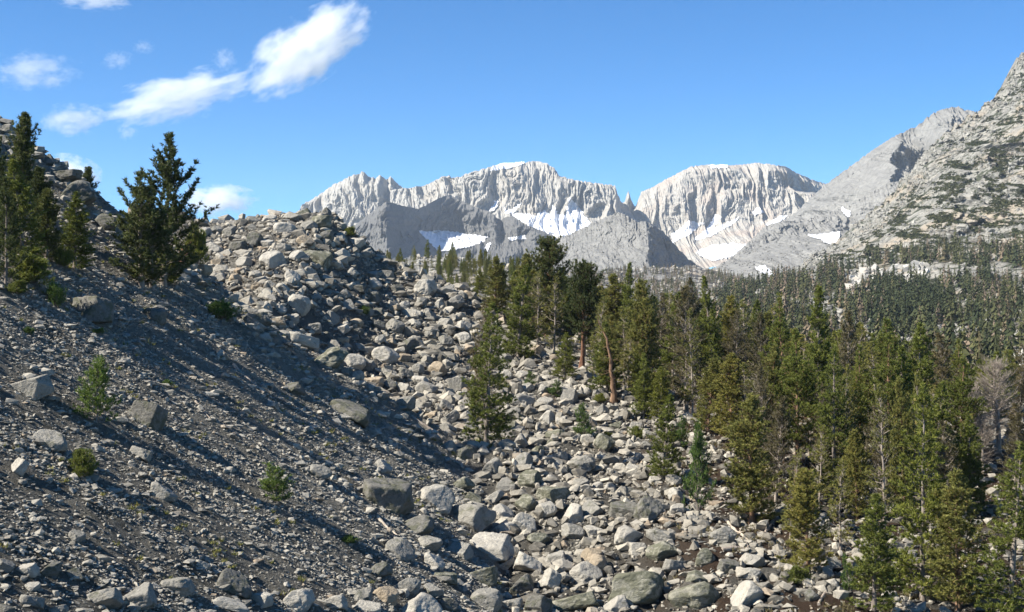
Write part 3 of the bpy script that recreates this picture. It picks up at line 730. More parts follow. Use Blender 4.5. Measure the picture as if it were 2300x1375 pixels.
T('bushy', 440, 520, 492, 60, 'low dark bush on the crest beside the reddish stump', 'bush', 'pine_bush', SL, d=108)
T('bushy', 782, 535, 505, 40, 'dark bush perched on the shoulder of the talus mound', 'bush', 'pine_bush', 'plants on the talus', d=171)
# --- lone pine and the pines at the head of the talus
T('layer', 1092, 1006, 676, 118, 'lone broad pine with layered branches standing in the open talus', var=0)
T('brown', 1082, 1004, 672, 66, 'dry brown-topped pine grown into the lone broad pine', d=116, var=1)
T('foxtail', 1229, 766, 527, 92, 'tallest red-trunked pine at the head of the talus', var=0)
T('foxtail', 1306, 840, 575, 92, 'thick red-trunked pine with a bare twisted lower stem', var=1, lean=(0, -0.05))
T('oldorange', 1378, 905, 700, 74, 'old orange-barked pine with a dead broken top and few green boughs', var=0)
T('cone', 1163, 785, 588, 76, 'dense green cone-shaped pine beside the tallest red trunk', d=150, var=0)
T('olive', 1112, 740, 574, 62, 'olive pine at the front edge of the upper grove', d=168, var=0)
T('olive', 1192, 760, 566, 74, 'olive pine filling the gap beside the tallest red trunk', d=165, var=1)
T('cone', 1268, 850, 745, 56, 'small green pine in front of the thick red trunk', d=139, var=2)
T('thin', 1334, 830, 700, 40, 'slender pale-stemmed pine between the red trunk and old orange pine', var=0)
T('sapling', 1312, 990, 902, 50, 'pointed young pine alone on open rubble below the old orange pine', 'sapling', 'pine_sapling', 'saplings on the talus', var=2)
T('sapling', 1248, 895, 850, 42, 'small young pine by pale boulders below the thick red trunk', 'sapling', 'pine_sapling', 'saplings on the talus')
T('sapling', 1190, 870, 832, 30, 'tiny young pine among boulders beside the lone broad pine', 'sapling', 'pine_sapling', 'saplings on the talus')
T('bushy', 1370, 990, 965, 36, 'round green bush on pale rubble below the old orange pine', 'bush', 'pine_bush', 'plants on the talus')
T('bushy', 1425, 985, 955, 50, 'spreading green bush at the foot of the forest edge', 'bush', 'pine_bush', 'plants on the talus')
T('bushy', 1345, 905, 880, 40, 'low bush beside the foot of the old orange pine', 'bush', 'pine_bush', 'plants on the talus')
T('sapling', 1060, 680, 655, 30, 'tiny sapling on the far side of the talus mound', 'sapling', 'pine_sapling', 'saplings on the talus', d=176)
T('cone', 1078, 700, 600, 44, 'narrow green pine at the foot of the mound near the upper grove', d=175, var=1)
# --- forest edge
T('cone', 1490, 1082, 880, 70, 'olive-green cone pine casting a shadow on open rubble at the forest edge', var=0)
T('sapling', 1566, 1158, 935, 62, 'slim bright green young pine above the fallen logs', 'tree', 'pine_tree', var=0)
T('cone', 1445, 945, 790, 56, 'green pine with clear ground before it behind the edge cone pine', var=2)
T('cone', 1486, 945, 822, 62, 'bushy dark green pine beside the many-stemmed grey trunks', var=1)
T('brown', 1541, 936, 640, 118, 'broad grey many-stemmed pine with fine brown twigs', var=0)
T('thin', 1556, 938, 690, 56, 'thin grey stem rising through the many-stemmed pine', var=1)
T('olive', 1452, 900, 622, 86, 'olive and brown pine behind the old orange pine', var=2)
T('cone', 1413, 830, 585, 52, 'pointed green pine top standing above the middle of the forest', d=150, var=2)
T('olive', 1378, 800, 612, 78, 'round olive pine behind the old orange dead top', d=158, var=0)
T('cone', 1602, 930, 613, 56, 'tall narrow green pine, highest point of the middle forest', d=140, var=0)
T('brown', 1563, 900, 620, 58, 'brown-green pine leaning on the highest narrow pine', d=148, var=2)
T('brown', 1650, 885, 690, 64, 'dark brown pine with one long pale grey stem', var=1)
T('bare', 1674, 795, 720, 26, 'bare orange snag without branches in front of the grey hillside', d=133)
T('olive', 1688, 1182, 880, 112, 'leaning olive-brown pine above the pile of fallen logs', var=1, lean=(0, -0.04))
T('brown', 1742, 1132, 885, 70, 'twin-stemmed brown pine behind the leaning olive pine', var=2)
T('thin', 1775, 1212, 1005, 62, 'sparse pine with white stems beside the dense olive cone', var=0)
T('sapling', 1530, 1010, 930, 40, 'narrow young pine between the edge pine and the leaning pine', 'sapling', 'pine_sapling', 'saplings on the talus', var=1)
T('olive', 1815, 1288, 1050, 108, 'dense olive cone pine with a sapling at its foot', var=2)
T('bushy', 1796, 1312, 1262, 62, 'little green sapling at the foot of the dense olive cone pine', 'sapling', 'pine_sapling', FO, var=1)
T('thin', 1888, 1242, 1030, 66, 'thin grey-stemmed pine with dead lower branches on red-brown soil', var=1)
T('cone', 1962, 1372, 1105, 112, 'dark green layered pine at the bottom of the frame beside red soil', var=1)
T('layer', 2073, 1356, 855, 158, 'tallest green pine of the front row with a thin pale spire', var=1)
T('olive', 2152, 1372, 1050, 122, 'dark olive pine between the two biggest front-row pines', var=0)
T('layer', 2268, 1390, 985, 170, 'wide green layered pine at the frame corner with a dark trunk', var=2)
T('sapling', 1908, 1338, 1240, 36, 'pale thin sapling before the dark green layered pine', 'sapling', 'pine_sapling', FO, var=2)
# --- right forest body
T('tall', 1757, 960, 652, 104, 'broad green pine with orange stem showing in its upper crown', d=112, var=0)
T('cone', 1836, 960, 634, 84, 'high dark pine top against the pale hillside cliff', d=118, var=0)
T('tall', 1790, 1060, 735, 116, 'green pine with long flat boughs and an orange lower trunk', d=101, var=1)
T('layer', 1872, 1110, 775, 112, 'full green pine hung with drooping boughs down to the rocks', d=97, var=2)
T('brown', 1900, 1000, 694, 66, 'reddish-brown thin-crowned pine behind the full green pine', d=114, var=0)
T('tall', 1935, 1032, 770, 84, 'pine with a straight bare orange trunk above white rocks', var=2)
T('tall', 1996, 1054, 748, 116, 'pine with a tall pale trunk and forked middle branches', var=0)
T('cone', 2057, 1020, 721, 112, 'high round-topped green pine towards the valley', d=108, var=1)
T('cone', 2030, 1040, 772, 96, 'dense dark pine just before the high round-topped pine', d=105, var=2)
T('brown', 2125, 1000, 745, 78, 'rusty brown pine beyond the high round-topped pine', d=112, var=2)
T('tall', 2160, 1050, 798, 92, 'fresh green pine beside the big dead grey pine', d=104, var=1)
T('snag', 2244, 1010, 815, 128, 'big dead grey pine with a tangle of bare branches', d=110, var=0)
T('snag', 2208, 1066, 938, 92, 'lower dead grey tree in front of the big dead pine', d=103, var=1)
T('thin', 2122, 1082, 945, 72, 'pale half-dead pine with an orange stem beside dark foliage', var=0)
T('thin', 2022, 1058, 905, 60, 'grey thin-branched pine beside the tall pale trunk', var=1)
T('brown', 1705, 960, 700, 66, 'brown-twigged pine beside the bare orange snag', d=128, var=0)
T('olive', 1642, 1010, 790, 84, 'olive pine below the long pale grey stem', d=112, var=0)
T('olive', 1590, 985, 800, 74, 'olive-green pine right of the many-stemmed grey trunks', d=116, var=2)
T('brown', 1480, 880, 668, 62, 'fine-twigged brown pine behind the bushy dark green pine', d=142, var=1)
T('olive', 1345, 780, 640, 66, 'olive pine of the back row between the two orange trunks', d=168, var=1)
T('cone', 1520, 900, 660, 52, 'green pine peeping over the many-stemmed grey pine', d=150, var=2)
T('olive', 1645, 860, 660, 60, 'olive pine top beside the long grey stem', d=150, var=1)
T('brown', 1850, 1060, 860, 60, 'dry brown pine under the full green pine', d=104, var=1)
T('olive', 1730, 1040, 770, 76, 'olive pine beneath the broad green pine', d=106, var=0)
T('brown', 1975, 1130, 905, 70, 'brown half-bare pine among the white rocks of the gully', d=96, var=0)
T('cone', 2100, 1130, 850, 90, 'green pine wedged between the front-row pines and dead trees', d=94, var=0)
T('cone', 2180, 1180, 930, 84, 'shaded green pine below the lower dead grey tree', d=92, var=1)
T('brown', 2290, 1010, 905, 70, 'dead brown young pine at the frame edge by the big grey snag', d=106, var=2)
T('snag', 2186, 1010, 868, 74, 'slim dead grey tree at the edge of the dead thicket', d=106, var=0)
T('brown', 2278, 1070, 925, 70, 'dry brown pine standing below the big dead grey pine', d=99, var=0)
T('olive', 1925, 1180, 960, 66, 'small olive pine on the rocks below the straight orange trunk', d=92, var=2)
T('thin', 1840, 1150, 950, 60, 'pale thin pine behind the dense olive cone pine', d=95, var=0)

# background rows of the same forest, each with what it stands beside
rows = [(1130, 1330, 172, 200, 590, 640, 7, 'upper grove above the talus'), (1330, 1560, 160, 195, 640, 690, 14, 'middle forest'),
        (1560, 1760, 140, 185, 660, 730, 16, 'forest by the grey hillside'), (1760, 2000, 122, 170, 705, 790, 20, 'deep forest'),
        (2000, 2310, 122, 165, 745, 830, 22, 'forest towards the valley'),
        (1120, 1340, 152, 174, 585, 660, 13, 'upper grove'), (1340, 1570, 128, 152, 650, 780, 17, 'grove behind the orange pine'), (2310, 2720, 84, 160, 740, 900, 16, 'forest outside'), (1640, 1960, 98, 124, 800, 930, 13, 'forest edge'), (1960, 2185, 88, 112, 830, 980, 11, 'front forest')]
kinds = ['cone', 'olive', 'brown', 'tall', 'thin', 'thin']
kadj = {'cone': 'green cone-shaped', 'olive': 'olive', 'brown': 'brown-twigged', 'tall': 'open-crowned green', 'thin': 'thin pale-stemmed'}
used = {}
NAMED = list(TREES)
for (a, b_, d0, d1, t0, t1, n, zone) in rows:
    for i in range(n):
        px = a + (b_ - a) * (i + trng.uniform(0.1, 0.9)) / n; d = trng.uniform(d0, d1); top = trng.uniform(t0, t1)
        kd = kinds[trng.randrange(6)]
        for near in sorted((q for q in NAMED if 'frame' not in q[0] and q[0].split()[1] != 'pine'), key=lambda q: abs(q[1] - px) + 0.4 * abs(q[2] - top)):
            nm = near[0]
            for cut in (' with ', ' behind ', ' beside ', ' at ', ' above ', ' in ', ' between ', ' beyond ', ' below ', ' of ', ' before ', ' standing ', ' casting ', ' against ', ' just ', ' under ', ' towards ', ' among ', ' filling ', ' leaning on', ' grown ', ' without ', ' hung ', ' hung', ' right ', ' rising ', ' peeping ', ' wedged ', ', '):
                nm = nm.split(cut)[0]
            if len(nm.split()) > 2 and used.get((kd, nm), 0) < 3: break
        c = used.get((kd, nm), 0); used[(kd, nm)] = c + 1
        rel = 'rising behind' if d > near[3] else 'standing before'
        lab = f"{kadj[kd]} forest pine {rel} the {nm}" + ['', ', the second one', ', the last one'][c]
        T(kd, px, None, top, trng.uniform(50, 85), lab, d=d)

# ------------------------------------------------------------------ far trees
def small_tree(seed, n=46, w=0.17):
    rng = np.random.default_rng(seed)
    s = rng.uniform(0.02, 1, n) ** 0.9; az = rng.uniform(0, 6.283, n); r = w * (1.05 - s) * rng.uniform(0.3, 1.0, n)
    p = np.column_stack([np.cos(az) * r, np.sin(az) * r, s])
    rad = np.column_stack([np.cos(az), np.sin(az), np.zeros(n)]); tan = np.column_stack([-np.sin(az), np.cos(az), np.zeros(n)]) + rng.normal(0, 0.25, (n, 3))
    l = rng.uniform(0.08, 0.15, (n, 1)) * (1.3 - s)[:, None]
    top = p - rad * l * 0.25 + np.array([0, 0, 0.7]) * l; lo = p + rad * l * 0.55 - np.array([0, 0, 0.35]) * l
    V = np.stack([top, lo - tan * l * 0.5, lo + tan * l * 0.5], 1).reshape(-1, 3)
    th = np.array([0, 2.1, 4.2]); b = np.column_stack([np.cos(th) * .016, np.sin(th) * .016, th * 0 - 0.05])
    V = np.vstack([V, b, [[0, 0, 1.02]]]); k = 3 * n
    Fc = np.vstack([np.arange(3 * n).reshape(-1, 3), [[k, k + 1, k + 3], [k + 1, k + 2, k + 3], [k + 2, k, k + 3]]])
    return V, Fc

def forest_mat():
    m, t, b = new_mat('far_forest'); a = attr(t, 'tone').outputs['Fac']
    c = ramp(t, a, [(0.0, (0.030, 0.040, 0.018)), (0.45, (0.085, 0.085, 0.034)), (0.7, (0.105, 0.085, 0.048)), (1.0, (0.22, 0.165, 0.12))])
    t.links.new(c, b.inputs['Base Color']); return m
M['forest'] = forest_mat()
STK = [small_tree(s, 60, 0.14) for s in range(8)]

def replicate(protos, pos, scl, rng, rotz=True, tilt=None):
    """merge many copies of small meshes; returns V, F, copy index per face"""
    Vs, Fs, Is = [], [], []; n0 = 0
    which = rng.integers(0, len(protos), len(pos))
    for w, (V, Fc) in enumerate(protos):
        ii = np.where(which == w)[0]
        if not len(ii): continue
        k = len(V); m = len(ii)
        a = rng.uniform(0, 2 * math.pi, m) if rotz else np.zeros(m)
        if tilt is None:
            ca, sa = np.cos(a)[:, None], np.sin(a)[:, None]
            x = V[None, :, 0] * ca - V[None, :, 1] * sa; y = V[None, :, 0] * sa + V[None, :, 1] * ca; z = np.broadcast_to(V[None, :, 2], x.shape)
            P = np.stack([x, y, z], -1) * scl[ii][:, None, :]
        else:
            q = rng.normal(size=(m, 4)); q /= np.linalg.norm(q, axis=1, keepdims=True)
            w_, x_, y_, z_ = q.T
            Rm = np.stack([np.stack([1 - 2 * (y_ * y_ + z_ * z_), 2 * (x_ * y_ - z_ * w_), 2 * (x_ * z_ + y_ * w_)], -1),
                           np.stack([2 * (x_ * y_ + z_ * w_), 1 - 2 * (x_ * x_ + z_ * z_), 2 * (y_ * z_ - x_ * w_)], -1),
                           np.stack([2 * (x_ * z_ - y_ * w_), 2 * (y_ * z_ + x_ * w_), 1 - 2 * (x_ * x_ + y_ * y_)], -1)], 1)
            P = np.einsum('mij,kj->mki', Rm, V) * scl[ii][:, None, :]
        P = P + pos[ii][:, None, :]
        Vs.append(P.reshape(-1, 3)); Fs.append((Fc[None] + (np.arange(m) * k)[:, None, None]).reshape(-1, Fc.shape[1]) + n0)
        Is.append(np.repeat(ii, len(Fc))); n0 += m * k
    return np.concatenate(Vs), np.concatenate(Fs), np.concatenate(Is)

def pick(lay, n, rng, dens):
    """points on a mountain layer, even in world area, kept with probability dens(px, py)"""
    L = LAYERS[lay]; X, Y, Z = L['X'], L['Y'], L['Z']
    ax = np.abs(np.diff(X, axis=1))[:-1] * np.hypot(np.diff(L['Ylow'], axis=0), np.diff(Z, axis=0))[:, :-1]
    wgt = (ax * dens(L['px'][:-1, :-1], L['py'][:-1, :-1])).ravel(); wgt = wgt / wgt.sum()
    c = rng.choice(len(wgt), n, p=wgt); i, j = np.divmod(c, X.shape[1] - 1)
    return np.stack([X[i, j], Y[i, j], Z[i, j]], -1), L['px'][i, j], L['py'][i, j]

rng = np.random.default_rng(33)
pos, fpx, fpy = pick('hill_slope', 3700, rng, fdens)
h = rng.uniform(5, 15, len(pos)) * (0.8 + 0.5 * rng.random(len(pos)))
Vf, Ff, If = replicate(STK, pos - [0, 0, 0.5], np.stack([h, h, h], -1), rng)
shadow_patch = inside(fpx, fpy, [(1900, 700), (1960, 645), (2080, 655), (2050, 740), (1900, 740)])  # hillside shadow painted into the trees: darker tones, fewer brown ones inside
tone = np.where(rng.random(len(pos)) < np.where(shadow_patch, 0.02, 0.22), rng.uniform(0.6, 1.0, len(pos)), np.clip(rng.uniform(0.0, 0.4, len(pos)) + 0.15 * fbm2(fpx * 0.03, fpy * 0.05, 2, 81), 0, 1) * np.where(shadow_patch, 0.35, 1))
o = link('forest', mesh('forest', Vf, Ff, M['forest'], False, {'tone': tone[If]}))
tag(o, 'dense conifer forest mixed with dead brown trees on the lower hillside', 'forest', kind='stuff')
pos, fpx, fpy = pick('hill_low', 2600, rng, lambda px, py: sstep(-0.3, 0.35, fbm2(px * 0.015, py * 0.06, 3, 44) + 0.12) * sstep(600, 640, py + 12) )
h = rng.uniform(5, 10, len(pos))
Vf, Ff, If = replicate(STK, pos - [0, 0, 0.5], np.stack([h, h, h], -1), rng)
tone = rng.uniform(0.2, 0.95, len(pos))
o = link('forest', mesh('forest', Vf, Ff, M['forest'], False, {'tone': tone[If]}))
tag(o, 'thin grey-brown forest on the low hill under the far mountains', 'forest', kind='stuff')

def shrub_blob(seed):
    rng = np.random.default_rng(seed); n = 26
    v = rng.normal(size=(n, 3)); v /= np.linalg.norm(v, axis=1, keepdims=True); v[:, 2] = np.abs(v[:, 2]) * 0.55; v *= rng.uniform(0.5, 1, (n, 1))
    sd = rng.normal(size=(n, 3)); sd /= np.linalg.norm(sd, axis=1, keepdims=True); s2 = rng.normal(size=(n, 3)); s2 /= np.linalg.norm(s2, axis=1, keepdims=True)
    V = np.stack([v - sd * .35, v + sd * .35, v + s2 * .5], 1).reshape(-1, 3)
    return V, np.arange(3 * n).reshape(-1, 3)
SHB = [shrub_blob(s) for s in range(5)]
def sdens(px, py):
    tl = np.interp(px, [1500, 1690, 1800, 1900, 2050, 2300, 2500], [668, 640, 612, 600, 566, 545, 540])
    crest = np.interp(px, [1500, 1690, 1850, 1950, 2040, 2100, 2200, 2300], [690, 642, 560, 482, 388, 318, 240, 113])
    cl = fbm2(px * 0.022 + py * 0.010, py * 0.05 - px * 0.012, 4, 60)
    return sstep(0.05, 0.30, cl + 0.06) * sstep(10, 90, py - crest + 0.0) * sstep(30, -10, py - tl)
pos, fpx, fpy = pick('hill_slope', 15000, rng, sdens)
s = rng.uniform(1.0, 3.2, len(pos))
Vf, Ff, If = replicate(SHB, pos, np.stack([s, s, s * 0.8], -1), rng)
tone = rng.uniform(0.0, 0.5, len(pos))
o = link('shrubbery', mesh('shrubbery', Vf, Ff, M['forest'], False, {'tone': tone[If]}))
tag(o, 'dark shrubs and dwarf pines dotting the pale granite hillside', 'shrubs', kind='stuff')
# pines on the knoll: a stand of look-alikes
kmesh = [q for kd in ('cone', 'olive', 'thin') for q in PROTO[kd]]
pos, fpx, fpy = pick('hill_knoll', 150, rng, lambda px, py: sstep(570, 590, py) * sstep(700, 660, py) * (px > 850) * (px < 1200) * (0.3 + sstep(-0.2, 0.3, fbm2(px * 0.03, py * 0.05, 2, 9))))
for i in range(len(pos)):
    km = kmesh[int(rng.integers(len(kmesh)))]; hh = rng.uniform(4.5, 8.0) / km[2]
    o = link('small_pine', km[1], None, pos[i] - [0, 0, 0.3], (0, 0, rng.uniform(0, 6)), (hh * 1.1, hh * 1.1, hh))
    tag(o, 'small far pine in the dense stand on the rocky knoll behind the talus mound', 'tree', 'pines on the rocky knoll')

# ------------------------------------------------------------------ rocks
def ico(sub):
    bm = bmesh.new(); bmesh.ops.create_icosphere(bm, subdivisions=sub, radius=1.0); bm.verts.ensure_lookup_table()
    V = np.array([v.co[:] for v in bm.verts]); Fc = np.array([[v.index for v in f.verts] for f in bm.faces]); bm.free(); return V, Fc
ICO = {s: ico(s) for s in (1, 2, 3, 5)}

def rock(seed, sub, shape='blocky'):
    rng = np.random.default_rng(seed); v, Fc = ICO[sub]
    fr = np.linalg.qr(rng.normal(size=(3, 3)))[0] if shape in ('blocky', 'rounded') else np.eye(3)
    n = np.concatenate([fr, -fr]) + rng.normal(0, 0.20, (6, 3))
    d = rng.uniform(0.60, 0.88, 6)
    ncut = {'blocky': 4, 'slab': 4, 'wedge': 3, 'rounded': 9, 'pointed': 3}[shape]
    n = np.concatenate([n, rng.normal(size=(ncut, 3))]); d = np.concatenate([d, rng.uniform(0.72, 0.98, ncut)])
    if shape == 'slab': d[[2, 5]] = 0.42
    if shape == 'wedge': n = np.concatenate([n, [[0.7, -0.25, 0.66]]]); d = np.append(d, 0.36)
    if shape == 'pointed': n = np.concatenate([n, [[.8, .1, .42], [-.75, .3, .45], [.1, -.85, .42], [0, .8, .5]]]); d = np.concatenate([d, [0.46, 0.5, 0.44, 0.5]])
    n /= np.linalg.norm(n, axis=1, keepdims=True)
    p = 120.0 if shape != 'rounded' else 60.0
    dots = np.maximum(v @ n.T, 1e-4) / d
    r = 1.0 / ((dots ** p).sum(1) + 1.0) ** (1 / p)
    if sub >= 3:
        q = v * 1.0
        r = r * (1 + 0.05 * noise3(q * 2.2 + seed, seed) + 0.030 * noise3(q * 5.5 + seed, seed + 1) + 0.016 * noise3(q * 13 + seed, seed + 2))
        crack = np.abs(noise3(q * 1.7 + seed * 3, seed + 5)); r = r * (1 - 0.05 * np.exp(-(crack / 0.035) ** 2))
    V = v * r[:, None]
    ext = np.abs(V).max(0); return V / ext, Fc

SHAPES = ['blocky', 'slab', 'wedge', 'rounded', 'pointed']
RP = {s: [] for s in SHAPES}
for s in SHAPES:
    for q in range(5 if s in ('blocky', 'wedge') else 4):
        V, Fc = rock(1000 + 31 * q + 7 * SHAPES.index(s), 5, s)
        RP[s].append(mesh('boulder', V, Fc, M['granite'], True))
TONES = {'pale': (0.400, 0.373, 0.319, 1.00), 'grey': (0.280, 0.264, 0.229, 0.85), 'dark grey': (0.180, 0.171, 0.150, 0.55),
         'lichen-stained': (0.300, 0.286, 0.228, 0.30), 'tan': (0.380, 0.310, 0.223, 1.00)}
BL = []
def sl_of(x, y): return base_h(x, y)[1]
brng = random.Random(17)
def boulder(px, py, w, h, tone, shape=None, label=None, d=None, dist=None):
    if d is None: d = hit(px, py + 0.30 * h)
    c = at(px, py, d)
    sx = w * 0.5 * d / F; sz = h * 0.5 * d / F; sy = (sx + sz) * 0.5 * brng.uniform(0.8, 1.1)
    zg = gz(c.x, d + sy * 0.3)
    if shape is None: shape = brng.choice(['blocky', 'blocky', 'wedge', 'wedge', 'slab', 'slab', 'pointed', 'rounded'])
    o = link('boulder', brng.choice(RP[shape]), None, (c.x, d + sy * 0.35, min(c.z, zg + sz * (0.7 if sl_of(np.array([c.x]), np.array([d]))[0] < 0.5 else 0.35))),
             (brng.uniform(-.4, .4), brng.uniform(-.4, .4), brng.choice([0, 1.57, 3.14, 4.71]) * 0 + brng.uniform(-.45, .45) + brng.choice([0, 3.14])), (sx * 1.08, sy, sz * 1.08))
    tn = TONES[tone]; f = brng.uniform(0.9, 1.08)
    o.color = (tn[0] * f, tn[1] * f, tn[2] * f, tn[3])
    BL.append([o, px, py, w, h, tone, shape, label, d])
    return o

B = boulder
